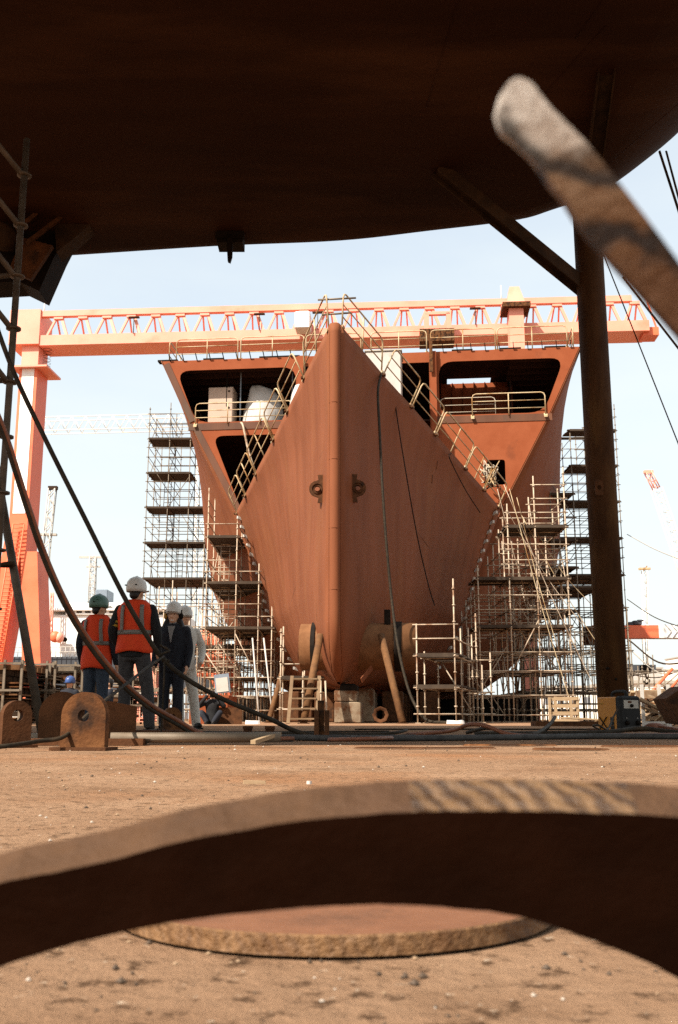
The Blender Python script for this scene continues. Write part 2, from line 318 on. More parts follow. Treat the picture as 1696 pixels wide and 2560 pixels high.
# ---------------------------------------------------------------- ground, far land
def ground_material():
    m = bpy.data.materials.new('dusty yard floor'); m.use_nodes = True; t = m.node_tree; N, L = t.nodes, t.links
    b = N['Principled BSDF']; b.inputs['Roughness'].default_value = .9; b.inputs['Specular IOR Level'].default_value = .03
    geo = N.new('ShaderNodeNewGeometry')
    def nz(sc, det, rg=.6):
        n = N.new('ShaderNodeTexNoise'); n.inputs['Scale'].default_value = sc; n.inputs['Detail'].default_value = det; n.inputs['Roughness'].default_value = rg
        L.new(geo.outputs['Position'], n.inputs[0]); return n.outputs[0]
    def ramp(x, p0, p1, a, c):
        r = N.new('ShaderNodeValToRGB'); r.color_ramp.elements[0].position = p0; r.color_ramp.elements[1].position = p1
        r.color_ramp.elements[0].color = (*a, 1); r.color_ramp.elements[1].color = (*c, 1); L.new(x, r.inputs[0]); return r.outputs[0]
    def mix(f, a, c):
        x = N.new('ShaderNodeMixRGB'); L.new(f, x.inputs[0]); L.new(a, x.inputs[1])
        if isinstance(c, tuple): x.inputs[2].default_value = (*c, 1)
        else: L.new(c, x.inputs[2])
        return x.outputs[0]
    W = (1, 1, 1); K = (0, 0, 0)
    col = ramp(nz(2.2, 10, .65), .35, .68, (.205, .116, .066), (.305, .188, .114))
    col = mix(ramp(nz(.7, 6), .48, .66, K, W), col, (.26, .12, .055))
    col = mix(ramp(nz(1.3, 9, .7), .52, .68, K, W), col, (.13, .07, .037))
    col = mix(ramp(nz(38, 6, .7), .54, .62, K, W), col, (.085, .048, .027))
    col = mix(ramp(nz(75, 4, .7), .64, .7, K, W), col, (.42, .33, .24))
    col = mix(ramp(nz(5.5, 8, .7), .6, .7, K, W), col, (.185, .10, .052))
    L.new(col, b.inputs['Base Color'])
    bp = N.new('ShaderNodeBump'); bp.inputs['Strength'].default_value = .9; bp.inputs['Distance'].default_value = .01
    L.new(nz(60, 8, .7), bp.inputs['Height']); bp2 = N.new('ShaderNodeBump'); bp2.inputs['Strength'].default_value = .3; bp2.inputs['Distance'].default_value = .03
    L.new(nz(6, 6), bp2.inputs['Height']); L.new(bp.outputs[0], bp2.inputs['Normal']); L.new(bp2.outputs[0], b.inputs['Normal'])
    return m
g = MB(); g.add([(-2500, -300, 0), (2500, -300, 0), (2500, 3500, 0), (-2500, 3500, 0)], [(0, 1, 2, 3)])
g.build('ground', ground_material(), kind='structure')
h = MB(); h.smooth = True; rows = []
for j, (y, q) in enumerate(((1500, 0), (1800, .7), (2200, 1), (2700, .6))):
    rows.append([V(-1800 + i * 90, y, -2 + q * (14 + 46 * noise.noise(V(i * .21, j * .15, 3.1)) ** 2 + 16 * max(0, i - 22) / 10 + 14 * noise.noise(V(i * .6, 0, 9)))) for i in range(41)])
h.loft(rows, caps=False, closed=False); h.build('hills', M['hillgreen'], kind='structure')
st = MB()
for k in range(1500):                                    # loose grit on the floor
    d = .35 + 6.5 * random.random() ** 2.0; x = (random.random() - .5) * d * 1.0
    rr = random.choice((.0008, .0012, .0018, .0028)) * (.6 + .25 * d) * (.7 + .6 * random.random())
    c = V(x, d, rr * .3); w = [c + V(random.uniform(.7, 1.3) * a * rr, random.uniform(.7, 1.3) * b_ * rr, random.uniform(.5, 1) * e * rr) for a, b_, e in ((1, 0, 0), (-1, 0, 0), (0, 1, 0), (0, -1, 0), (0, 0, 1), (0, 0, -1))]
    st.mi = random.choice((0, 0, 1, 1, 2)); st.add(w, [(0, 2, 4), (2, 1, 4), (1, 3, 4), (3, 0, 4), (2, 0, 5), (1, 2, 5), (3, 1, 5), (0, 3, 5)])
for k in range(16):
    cl = random.choice(((920, .60), (915, .60), (740, .66), (1290, .66), (330, .62))); c = V(X0(cl[0] + random.gauss(0, 22), cl[1]), cl[1] + random.gauss(0, .012), .001); rr = random.choice((.0012, .002, .003))
    w = [c + V(a * rr * random.uniform(.7, 1.4), b_ * rr, e_ * rr * .8) for a, b_, e_ in ((1, 0, 0), (-1, 0, 0), (0, 1, 0), (0, -1, 0), (0, 0, 1), (0, 0, -1))]
    st.mi = 0; st.add(w, [(0, 2, 4), (2, 1, 4), (1, 3, 4), (3, 0, 4), (2, 0, 5), (1, 2, 5), (3, 1, 5), (0, 3, 5)])
st.build('gravel', [mat('dark grit', (.10, .065, .04)), mat('tan grit', (.40, .26, .15)), mat('pale grit', (.6, .5, .4))], label='fine loose grit scattered over the dusty floor', cat='gravel', kind='stuff')

# ---------------------------------------------------------------- steel off-cuts right in front of the camera
def leaning(pix_pts, Y0, yref, lean):                    # points of the picture on a plane through (784, yref) at Y0 that leans towards the camera
    c = P(784, yref, Y0); n = V(0, math.cos(lean), math.sin(lean)); out = []
    for x, y in pix_pts:
        r = Vector(ray(x, y)); o = V(0, 0, CAMH); k = (c - o).dot(n) / r.dot(n); out.append(o + r * k)
    return c, n, out
outer = [(-760, 2720), (-700, 2540), (-560, 2340), (-330, 2190), (-150, 2095), (0, 2042), (130, 2015), (250, 1990), (450, 1938), (700, 1898), (920, 1878), (1100, 1874), (1300, 1876), (1568, 1890), (1800, 1925), (2050, 1995)]
inner = [(2150, 2700), (1800, 2400), (1568, 2262), (1450, 2205), (1300, 2150), (1200, 2118), (1050, 2100), (900, 2092), (750, 2096), (600, 2108), (450, 2125), (300, 2152), (150, 2188), (0, 2236), (-150, 2300), (-330, 2400), (-470, 2530), (-540, 2720)]
LEAN = R(33)
c0, n0, po = leaning(outer, .31, 1850, LEAN); _, _, pi_ = leaning(inner, .31, 1850, LEAN)
ex0 = V(1, 0, 0); ey0 = ex0.cross(n0) * -1; ey0 = V(0, -math.sin(LEAN), math.cos(LEAN))
def uv(p): q = p - c0; return (q.dot(ex0), q.dot(ey0))
loop = [uv(p) for p in crom(po, 6)] + [uv(p) for p in crom(pi_, 6)]
loop = [(x, y + .0004 * noise.noise(V(x * 60, y * 60, 1)) + .0004 * noise.noise(V(x * 200, 0, 7))) for x, y in loop]
rg = thing('steel_plate_ring', 'big arched rusty steel plate off-cut across the bottom, blurred with a flame cut rim', 'steel plate', V(0, c0.y, 0))
q = MB(); q.plate(loop[::-1], [], .0155, c0 + n0 * .0078, ex0, ey0, 1); ro = q.build('plate', [M['ochre_face_shaded'], M['ochre'], M['ochre_cut']], rg)
for p in ro.data.polygons:
    w = p.center + WPOS[ro.name]
    if p.material_index == 1 and X0(930, w.y) < w.x < X0(1450, w.y): p.material_index = 2
# disc with a hole lying on the ground behind the arch
dc = Zp(770, 2140, .03); dc = V(-.003, .812, .0); DR = .168; DT = .0125
dr = MB(); prof = []
def disc_ring(r, z, jit): return [V(dc.x + (r + jit * noise.noise(V(a * .31, z * 60, 2))) * math.cos(2 * math.pi * a / 96), dc.y + (r + jit * noise.noise(V(a * .31, z * 60, 2))) * math.sin(2 * math.pi * a / 96), z) for a in range(96)]
dr.mi = 1
for z0, z1, r0, r1, mi, smt in ((.0025, .0025 + DT - .0012, DR, DR, 1, True), (.0025 + DT - .0012, .0025 + DT, DR, DR - .0012, 1, True), (.0025 + DT, .0025 + DT, DR - .0012, .06, 0, False), (.0025 + DT, .0025, .06, .06, 1, True), (.0025, .0025, .06, DR, 0, False)):
    dr.mi = mi; dr.smooth = smt; dr.loft([disc_ring(r0, z0, .0009), disc_ring(r1, z1, .0009)], caps=False)
dr.build('steel_disc', [M['disc_top'], M['disc_edge']], label='round flame cut steel disc with a hole lying under the arched plate', cat='steel disc')
# bar with a rounded end, close to the lens, upper right
bl = [(1150, 258), (1162, 208), (1192, 180), (1228, 192), (1262, 232), (1385, 362), (1568, 602), (1800, 915), (2400, 1760), (3050, 2800), (2860, 2860), (2250, 1740), (1800, 1060), (1568, 768), (1375, 556), (1300, 452), (1233, 362), (1190, 322), (1165, 302)]
cb, nb, pb = leaning(bl, .20, 500, R(20))
exb, eyb = V(1, 0, 0), V(0, -math.sin(R(20)), math.cos(R(20)))
lb = [((p - cb).dot(exb), (p - cb).dot(eyb)) for p in crom(pb + [pb[0]], 5)[:-1]]
lb = [(x + .0004 * noise.noise(V(x * 140, y * 140, 3)), y + .0004 * noise.noise(V(x * 140, y * 140, 8))) for x, y in lb]
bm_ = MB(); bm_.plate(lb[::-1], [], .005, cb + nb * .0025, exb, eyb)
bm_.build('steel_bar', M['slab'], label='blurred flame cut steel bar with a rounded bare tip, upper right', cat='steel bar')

# ---------------------------------------------------------------- ship overhead
hullT = thing('overhead_ship_hull', 'dark brown ship hull bottom overhead filling the top of the view', 'ship', V(0, 6, 0))
ZB = 6.8
ep = [(-760, 660, .5), (-300, 600, .5), (130, 577, .5), (500, 553, .5), (790, 540, .5), (1000, 515, .55), (1200, 485, .7), (1300, 450, .9), (1430, 388, 1.3), (1568, 282, 1.7), (1700, 150, 2.0), (1850, -20, 2.1), (2000, -220, 2.2)]
ed = [(Zp(x, y, ZB + .55 * r), r) for x, y, r in ep]
ed = [(V(-13.5, 14.6, 0), .5)] + ed[1:] + [(V(6.4, 5.0, 0), 2.2), (V(7.0, 3.0, 0), 2.2), (V(7.2, 1.2, 0), 2.2)]
pe = crom([V(p.x, p.y, r) for p, r in ed], 6)
hb = MB(); hb.smooth = True; cols = []
for i, p in enumerate(pe):
    a, b = pe[max(i - 1, 0)], pe[min(i + 1, len(pe) - 1)]; d = V(b.x - a.x, b.y - a.y, 0).normalized(); n = V(-d.y, d.x, 0)
    e = V(p.x, p.y, 0) + n * .11 * p.z; r = p.z
    b0 = e - n * r; col = []
    for k in range(11): an = math.pi / 2 * k / 10; col.append(V(b0.x, b0.y, 0) + n * r * math.sin(an) + V(0, 0, ZB + r * (1 - math.cos(an))))
    for zz in (max(9.4, ZB + r + .2), 11.0): col.append(V(e.x, e.y, zz) + n * .05 * (zz - ZB - r))
    cols.append(col)
hb.loft(cols, caps=False, closed=False)
hb.smooth = False
for zz, k in ((ZB, 0), (11.0, -1)):
    lp = [c[k] for c in cols] + [V(cols[-1][k].x, 1.2, zz), V(cols[0][k].x, 1.2, zz)]
    hb.add(lp, [tuple(t) for t in tessellate_polygon([[V(p.x, p.y, 0) for p in lp]])])
hb.add([V(cols[0][0].x, 1.2, ZB), V(cols[-1][0].x, 1.2, ZB), V(cols[-1][-1].x, 1.2, 11.0), V(cols[0][-1].x, 1.2, 11.0)], [(0, 1, 2, 3)])
print('HULL', [tuple(round(q, 2) for q in c[0]) for c in cols[::6]])
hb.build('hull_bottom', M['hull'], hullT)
ws = MB()
for (a, b) in (((1060, 0), (985, 250)), ((1395, 0), (1330, 90)), ((1150, 340), (1400, 60)), ((1400, 385), (1568, 240))):
    ws.poly([Zp(*a, ZB - .003), Zp(*((a[0] + b[0]) / 2, (a[1] + b[1]) / 2), ZB - .003), Zp(*b, ZB - .003)], .004, 6)
ws.build('weld_seam', M['hull'], hullT)
bk = MB(); c = P(535, 530, 13.0); zk = P(535, 560, 12.85).z; bk.box(V(c.x, 13.0, (zk + ZB + .1) / 2), (.36, .3, ZB + .1 - zk)); bk.box(V(c.x, 12.84, zk + .1), (.40, .04, .1))
bk.build('bracket', M['black'], hullT)
bk = MB(); bk.plate([(-.04, 0), (.045, 0), (.04, -.33), (.015, -.42), (-.02, -.40), (-.035, -.2)], [], .06, V(c.x, 12.85, P(535, 543, 12.85).z), (1, 0, 0), (0, 0, 1)); bk.build('hook_plate', M['black'], hullT)
# thruster bracket at the left edge
tp = MB(); Yt = 12.6
def pxz(pts, Y): return [(P(x, y, Y).x, P(x, y, Y).z) for x, y in pts]
tp.plate(pxz([(-120, 340), (60, 362), (130, 388), (190, 425), (120, 560), (78, 655), (30, 632), (-120, 640)], Yt), [], .5, V(0, Yt + .5, 0), (1, 0, 0), (0, 0, 1)); tp.build('thruster_housing', M['black'], hullT)
tp = MB(); tp.plate(pxz([(205, 452), (220, 480), (205, 515), (160, 555), (128, 578), (125, 520), (150, 470)], Yt), [], .3, V(0, Yt + .2, 0), (1, 0, 0), (0, 0, 1)); tp.build('nozzle_ring', M['dark'], hullT)
tp = MB()
for a, b in (((40, 530), (185, 415)), ((65, 560), (205, 455))): tp.bar(P(*a, Yt - .3), P(*b, Yt + .1), .12, .05)
tp.build('stiffener', M['rust_dark'], hullT)
tp = MB(); tp.plate(pxz([(60, 560), (128, 578), (78, 656), (28, 634)], Yt), [], .08, V(0, Yt - .1, 0), (1, 0, 0), (0, 0, 1)); tp.build('fin', M['rust_dark'], hullT)
tp = MB(); tp.lathe(P(5, 545, Yt - .2), [(.02, -.3), (.14, -.26), (.2, 0), (.17, .35)], 16, (0, 1, .3)); tp.build('hub', M['dark'], hullT)

# ---------------------------------------------------------------- steel column with braces
cx, cy = 3.235, 12.0
colT = thing('steel_column', 'thick dark rusty pipe column propping the overhead hull', 'column', V(cx, cy, 0))
q = MB(); q.lathe(V(cx, cy, 0), [(.178, .03), (.178, ZB + .45)], 28); q.build('pipe', M['rust_col'], colT)
q = MB(); q.plate(rrect(-.27, -.27, .27, .27, .02, 2), [], .03, V(cx, cy, .016), (1, 0, 0), (0, 1, 0)); q.build('base_plate', M['rust_dark'], colT)
for a, y in ((P(1335, 655, cy), P(1010, 362, 11.28)), (V(cx - .02, cy - .1, P(1390, 350, 11).z - .4), V(2.80, 9.3, ZB))):
    q = MB(); y = V(y.x, y.y, ZB + .02); d = (y - a).normalized(); q.bar(a - d * .1, y, .16, .012, (0, 0, 1)); sx = d.cross(V(0, 0, 1)).normalized(); uz = sx.cross(d)
    for s_ in (-1, 1): q.bar(a - d * .1 + sx * .082 * s_, y + sx * .082 * s_, .012, .16, uz)
    q.build('brace', M['dark'], colT)
q = MB(); q.plate(rrect(-.05, -.1, .05, .1, .03), [circ(0, 0, .028, 12)], .02, V(cx - .08, cy - .185, P(1380, 1135, cy).z), (1, 0, 0), (0, 0, 1)); q.build('lifting_eye', M['rust_dark'], colT)
for xx, yy in ((1424, 1570), (1405, 1545)):
    q = MB(); pz = P(xx, yy, cy - .18); q.lathe(V(pz.x, cy - .172, pz.z), [(.016, -.012), (.016, .012)], 12, (0, 1, 0)); q.build('bolt', M['black'], colT)
# ---------------------------------------------------------------- the ship under construction
AX = V(.1, 1, 0).normalized(); TR = V(AX.y, -AX.x, 0); S0 = V(-.15, 31, 0)
def S(s, t, z): return S0 + AX * s + TR * t + V(0, 0, z)
PW = [(1.25, 0), (1.35, 1.2), (1.6, 2.2), (2.0, 3.0), (3.4, 3.85), (4.4, 4.4), (6.5, 4.98), (9.55, 6.14), (14.2, 8.62), (17.5, 10.18)]
PM = [(1.25, 0), (1.3, 4.0), (1.6, 5.2), (2.4, 6.6), (4, 8.2), (7, 9.6), (10, 10.15), (17.5, 10.25)]
def lin(tb, z):
    if z <= tb[0][0]: return tb[0][1]
    for (a, b), (c, d) in zip(tb, tb[1:]):
        if z <= c: return b + (d - b) * (z - a) / (c - a)
    return tb[-1][1]
def w15(z): return lin(PW, z)
def ztop(s): return 12.9 - 3.35 * s / 14
def sstem(z): return 0.12 + 1.35 * max(0, (3.3 - z) / 2.05) ** 2.2
def wbow(s, z):
    s1 = sstem(z)
    if s <= s1: return .17 * min(1, (z - 1.25) / .5 + .25)
    q = (s - s1) / (15 - s1) * 15
    G = (.17 + .42 * q) / w15(max(9.6, ztop(q)))
    G = min(G, 1.0) ** (.74 + .26 * min(1, max(0, (z - 3) / 7)))
    return max(w15(z) * G, .17 * min(1, (z - 1.25) / .5 + .25))
def whull(s, z):
    if s < 15: return wbow(s, z)
    k = math.sin(math.pi / 2 * min((s - 15) / 12, 1))
    return w15(z) * (1 - k) + lin(PM, z) * k
ship = thing('ship_under_construction', 'huge red primed ship under construction with a sharp unfinished bow facing the camera', 'ship', S(0, 0, 0))
NZ = 46
for side, nm in ((-1, 'port'), (1, 'starboard')):
    q = MB(); q.smooth = True; cols = []
    for i in range(31):
        s = 15.0 * i / 30; col = []
        for k in range(NZ + 1):
            u = k / NZ; u = u ** 1.25; z = 1.25 + u * (ztop(s) - 1.25)
            sa = max(s, sstem(z)); wv = .035 * noise.noise(V(s * .45, z * .25, side * 5)) * min(1, s / 3)
            col.append(S(sa, side * (wbow(sa, z) + wv), z))
        cols.append(col)
    q.loft(cols if side > 0 else cols[::-1], caps=False, closed=False)
    o = q.build('bow_plating', M['primer'], ship); md = o.modifiers.new('t', 'SOLIDIFY'); md.thickness = .02; md.offset = -1
    q = MB(); q.smooth = True; cols = []
    for i in range(25):
        s = 15.0 + 45 * (i / 24) ** 1.3
        cols.append([S(s, side * whull(s, 1.25 + 16.25 * (k / 40)), 1.25 + 16.25 * (k / 40)) for k in range(41)])
    q.loft(cols if side > 0 else cols[::-1], caps=False, closed=False)
    o = q.build('side_plating', M['primer'], ship); md = o.modifiers.new('t', 'SOLIDIFY'); md.thickness = .03; md.offset = -1
# stem bar
q = MB(); q.smooth = True; rs = []
for k in range(40):
    z = 1.3 + (12.92 - 1.3) * k / 39; s = sstem(z); w_ = .17 * min(1, (z - 1.25) / .5 + .25)
    rs.append([S(s + .06, -w_ - .015, z), S(s - .02, -w_ * 1.0, z), S(s - .10, -w_ * .8, z), S(s - .15, -w_ * .3, z), S(s - .15, w_ * .3, z), S(s - .10, w_ * .8, z), S(s - .02, w_, z), S(s + .06, w_ + .015, z), S(s + .3, 0, z)])
q.loft(rs); q.build('stem_bar', M['primer'], ship)
for z in (10.2, 8.3, 6.05, 4.1): s = sstem(z); q = MB(); q.poly([S(s - .03, -.19, z), S(s - .155, -.06, z), S(s - .155, .06, z), S(s - .03, .19, z)], .008, 5); q.build('weld_seam', M['primer'], ship)
# long weld lines on the plating
def onbow(s, side, z, off=.004): return S(s, side * (wbow(s, z) + off), z)
for side in (-1, 1):
    for z0, z1 in ((9.0, 5.2), (6.6, 2.9), (4.3, 2.2)):
        pts = [onbow(.6 + 13 * i / 24, side, z0 + (z1 - z0) * (i / 24), .004) for i in range(25)]
        q = MB(); q.poly(pts, .012, 5); q.build('plate_seam', M['primer_dark'], ship)
for side in (-1, 1):
    for s in (2.6, 5.4, 8.3, 11.2):
        z1 = ztop(s) - .1; q = MB(); q.poly([onbow(s, side, 1.9 + (z1 - 1.9) * i / 30, .003) for i in range(31)], .008, 5); q.build('plate_seam', M['primer_dark'], ship)
# loose marks and welded stubs on the plating
for side, s, z, L in ((-1, 2.6, 8.6, .5), (-1, 6.5, 9.4, .5), (-1, 8.6, 8.3, .5), (-1, 4.0, 6.9, .7), (-1, 5.5, 4.6, .5), (-1, 1.8, 3.9, .6), (1, 1.4, 4.4, .6), (1, 1.9, 3.9, .7), (1, 8.0, 10.2, .35), (1, 7.8, 9.6, .35), (1, 9.6, 8.9, .35), (1, 9.4, 8.4, .35), (1, 5.0, 8.2, .4), (1, 10.0, 7.0, .5), (1, 12.2, 6.5, .4)):
    a, b, c = onbow(s, side, z, .01), onbow(s + .05, side, z - L * .7, .01), onbow(s + .02, side, z - L, .01); q = MB(); q.poly([a, b, c], .011, 4); q.build('chalk_mark', M['black'], ship)
# towing eye plates on both sides of the stem
for side, px in ((-1, (735, 1135)), (1, (845, 1135))):
    z = 7.55; s = 1.05; w = wbow(s, z)
    pl = MB(); o_ = S(s, side * (w + .02), z); nx = (TR * side * .55 - AX * .83).normalized()
    ou = [(-.06, -.47), (.13, -.47), (.10, -.30)] + [(.14 + .27 * math.cos(R(a)), .27 * math.sin(R(a))) for a in range(-80, 81, 16)] + [(.10, .30), (.13, .47), (-.06, .47)]
    pl.plate([(x * side, y) for x, y in ou][::side], [circ(.14 * side, 0, .085, 14)], .07, o_ + nx * .03, (1, 0, 0), (0, 0, 1))
    e = pl.build('towing_eye', M['rust_dark'], ship)
    c_ = MB(); c_.lathe(o_ + V(.14 * side, 0, 0) + nx * .03, [(.17, -.07), (.17, .07), (.09, .08), (.09, -.08)], 18, (0, 1, 0), caps=False); c_.build('cheek_ring', M['rust_dark'], e)
# bow thruster tunnel stubs
for side in (-1, 1):
    c = S(2.7, 0, 2.5); a = TR * side
    q = MB(); q.lathe(c, [(.78, .4), (.78, 1.38 if side < 0 else 2.45), (.68, 1.38 if side < 0 else 2.45), (.68, .4)], 32, a, caps=False)
    tn = q.build('thruster_tunnel', M['drum'], ship)
    q = MB(); e_ = 1.1 if side < 0 else 1.9; q.lathe(c, [(.675, e_), (.675, e_ - .04)], 28, a); q.build('tunnel_dark_fill', M['black'], tn)  # black disc stands in for the dark hollow of the tunnel
    q = MB(); q.lathe(c, [(.83, .86 if side < 0 else 1.75), (.83, 1.0 if side < 0 else 2.0), (.76, 1.0 if side < 0 else 2.0), (.76, .86 if side < 0 else 1.75)], 32, a, caps=False); q.build('tunnel_flange', M['black'], tn)
    q = MB(); q.box(c + a * (.75 if side < 0 else 1.5) + V(0, -.2, .95), (.2, .3, .5), TR, AX); q.build('tunnel_bracket', M['black'], tn)
q = MB(); q.bar(P(836, 1573, 31.8), P(860, 1543, 32.3), .03, .16); q.build('doubler_plate', M['primer'], ship)
# clips along the block joint
for side in (-1, 1):
    for k in range(17):
        z = 2.3 + k * .43
        c = onbow(13.7, side, z, .045); q = MB(); q.box(c, (.30, .13, .12), (TR * side * .8 - AX * .6 + V(0, 0, .35)).normalized(), (AX * .8 + TR * side * .6).normalized(), V(0, 0, 1))
        q.build('seam_clip', M['offwhite'], ship)
    q = MB(); q.poly([onbow(13.75, side, 1.6 + i * .3, .01) for i in range(27)], .03, 5); q.build('block_joint', M['rust'], ship)
# ---- front of the main block
def fr(t, z): return (t, z)
FO = S(15.02, 0, 0); off = .03
def left_edge(z, inset): return -(w15(z) - inset)
zs = [9.5, 10.5, 12, 14.2, 15.5, 17.45]
def front_frame(sg):
    outer = [(sg * 3.0, 9.4)] + [(sg * (w15(z) - off), z) for z in zs] + [(sg * 3.0, 17.45)]
    h1 = [(sg * 3.45, 14.2), (sg * (w15(14.2) - .42), 14.2), (sg * (w15(16.9) - .55), 16.9), (sg * 3.45, 16.9)]
    h1 = rpoly(h1, .75); h1[:6] = [h1[0]] ; 
    return outer, h1
# left: two openings
outer, _ = front_frame(-1)
h1 = rpoly([(-3.45, 14.25), (-3.45, 16.93), (-(w15(16.9) - .5), 16.93), (-(w15(14.25) - .30), 14.25)], .7)
h2 = rpoly([(-3.3, 9.7), (-3.3, 13.55), (-(w15(13.5) - .75), 13.55), (-(w15(9.7) - .25), 9.7)], .55)
q = MB(); q.plate(outer[::-1], [h1, h2], .06, FO, TR, (0, 0, 1)); q.build('web_frame', M['primer_flat'], ship)
h1r = rpoly([(3.45, 14.25), (w15(14.25) - .30, 14.25), (w15(16.9) - .5, 16.93), (3.45, 16.93)], .7)
dz = P(1145, 1103, 46.3); dt = (dz - S0).dot(TR)
door = rrect(dt - .42, dz.z - .6, dt + .42, dz.z + .6, .12)
outr, _ = front_frame(1)
q = MB(); q.plate(outr, [h1r, door], .06, FO, TR, (0, 0, 1)); q.build('bulkhead', M['primer_flat'], ship)
q = MB(); q.plate([(-3.0, 16.93), (3.0, 16.93), (3.0, 17.45), (-3.0, 17.45)], [], .06, FO, TR, (0, 0, 1)); q.build('deck_girder', M['primer_flat'], ship)
for t in (-3.2, 3.2):
    q = MB(); q.box(S(14.9, t, 12.9), (.10, .3, 9.0), TR, AX); q.box(S(14.75, t, 12.9), (.28, .03, 9.0), TR, AX); q.build('pillar', M['primer_flat'], ship)
q = MB(); q.box(S(14.6, 3.1, 17.15), (.16, .05, 1.7), TR, AX); q.build('loose_beam', M['rust'], ship)
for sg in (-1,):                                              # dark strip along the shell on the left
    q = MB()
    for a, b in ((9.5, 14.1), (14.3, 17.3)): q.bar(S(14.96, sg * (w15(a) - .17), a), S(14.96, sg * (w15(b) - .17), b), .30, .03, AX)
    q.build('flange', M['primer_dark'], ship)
# decks, inside walls
q = MB(); hx0, hx1, hs0, hs1 = 3.9, 6.15, 18.95, 21.5
for t0, t1, s0, s1 in ((-10.23, hx0, 15.06, 45), (hx1, 10.23, 15.06, 45), (hx0, hx1, 15.06, hs0), (hx0, hx1, hs1, 45)):
    q.box(S((s0 + s1) / 2, (t0 + t1) / 2, 17.44), (t1 - t0, s1 - s0, .05), TR, AX)
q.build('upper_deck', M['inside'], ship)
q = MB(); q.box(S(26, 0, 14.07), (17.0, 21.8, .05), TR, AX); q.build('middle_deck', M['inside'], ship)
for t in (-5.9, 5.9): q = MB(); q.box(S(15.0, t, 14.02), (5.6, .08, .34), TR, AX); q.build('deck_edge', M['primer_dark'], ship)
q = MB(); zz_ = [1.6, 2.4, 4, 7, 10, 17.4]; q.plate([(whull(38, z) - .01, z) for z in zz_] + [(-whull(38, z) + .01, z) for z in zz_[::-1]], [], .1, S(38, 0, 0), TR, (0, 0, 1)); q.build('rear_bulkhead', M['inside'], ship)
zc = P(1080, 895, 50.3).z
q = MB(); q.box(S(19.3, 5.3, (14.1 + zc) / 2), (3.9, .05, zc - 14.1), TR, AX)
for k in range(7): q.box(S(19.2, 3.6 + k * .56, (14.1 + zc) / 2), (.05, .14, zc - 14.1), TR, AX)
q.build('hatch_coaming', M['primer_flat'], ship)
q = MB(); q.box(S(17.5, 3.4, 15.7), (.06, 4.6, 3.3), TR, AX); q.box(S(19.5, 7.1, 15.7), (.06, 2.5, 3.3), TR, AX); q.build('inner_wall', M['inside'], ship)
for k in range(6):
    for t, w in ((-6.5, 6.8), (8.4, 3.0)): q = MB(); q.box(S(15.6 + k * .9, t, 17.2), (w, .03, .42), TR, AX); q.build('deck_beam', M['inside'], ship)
# stub ends along the upper deck edge
for k in range(30):
    t = -9.7 + k * .67
    if abs(t) > 3.3: q = MB(); q.bar(S(14.98, t, 17.40), S(14.75, t - .05, 17.72), .03, .05); q.build('stiffener_end', M['black'], ship)
for t in (-9.9, -7.6, -4.8, 4.6, 6.9, 9.0, -3.8):
    q = MB(); q.box(S(15.3, t, 17.53), (1.0, .4, .09), TR, AX); q.build('deck_strip', M['black'], ship)
# upper and middle deck railings
def railing(p0, p1, up, h, npost, mids, r=.03, parent=ship, m=None, round_=.18):
    p0, p1, up = Vector(p0), Vector(p1), Vector(up).normalized(); d = (p1 - p0); L = d.length; d.normalize(); q = MB()
    rr = min(round_, L * .2)
    cn = [p0, p0 + up * (h - rr), p0 + up * (h - rr * .3) + d * rr * .3, p0 + up * h + d * rr, p1 + up * h - d * rr, p1 + up * (h - rr * .3) - d * rr * .3, p1 + up * (h - rr), p1]
    q.poly(cn, r, 6)
    for k in range(1, mids + 1): q.tube(p0 + up * h * k / (mids + 1), p1 + up * h * k / (mids + 1), r * .75, 5)
    for k in range(1, npost): a = p0 + d * L * k / npost; q.tube(a, a + up * h, r * .9, 6)
    for a in (p0, p1): q.box(a, (.16, .16, .08), d, d.orthogonal())
    return q.build('railing', m or M['rail'], parent)
tt = [-9.4, -6.1, -5.9, -2.9, 2.2, 3.2, 3.35, 6.0, 6.1, 9.3]
for a, b in ((-9.5, -6.4), (-6.25, -3.1), (-3.0, -.3), (.2, 2.9), (3.1, 6.2), (6.3, 9.6)): railing(S(15.25, a, 17.5), S(15.25, b, 17.5), (0, 0, 1), 1.15, 2, 2)
railing(S(15.4, -9.9, 17.5), S(22, -10.0, 17.5), (0, 0, 1), 1.15, 3, 2); railing(S(15.4, 9.9, 17.5), S(22, 10.0, 17.5), (0, 0, 1), 1.15, 3, 2)
railing(S(14.9, -8.35, 14.1), S(14.9, -3.6, 14.1), (0, 0, 1), 1.08, 3, 2); railing(S(14.9, 5.0, 14.1), S(14.9, 8.4, 14.1), (0, 0, 1), 1.12, 2, 2)
railing(S(15.2, 3.5, 14.1), S(15.2, 6.1, 14.1), (0, 0, 1), 1.05, 1, 2, r=.022, m=M['rope'])
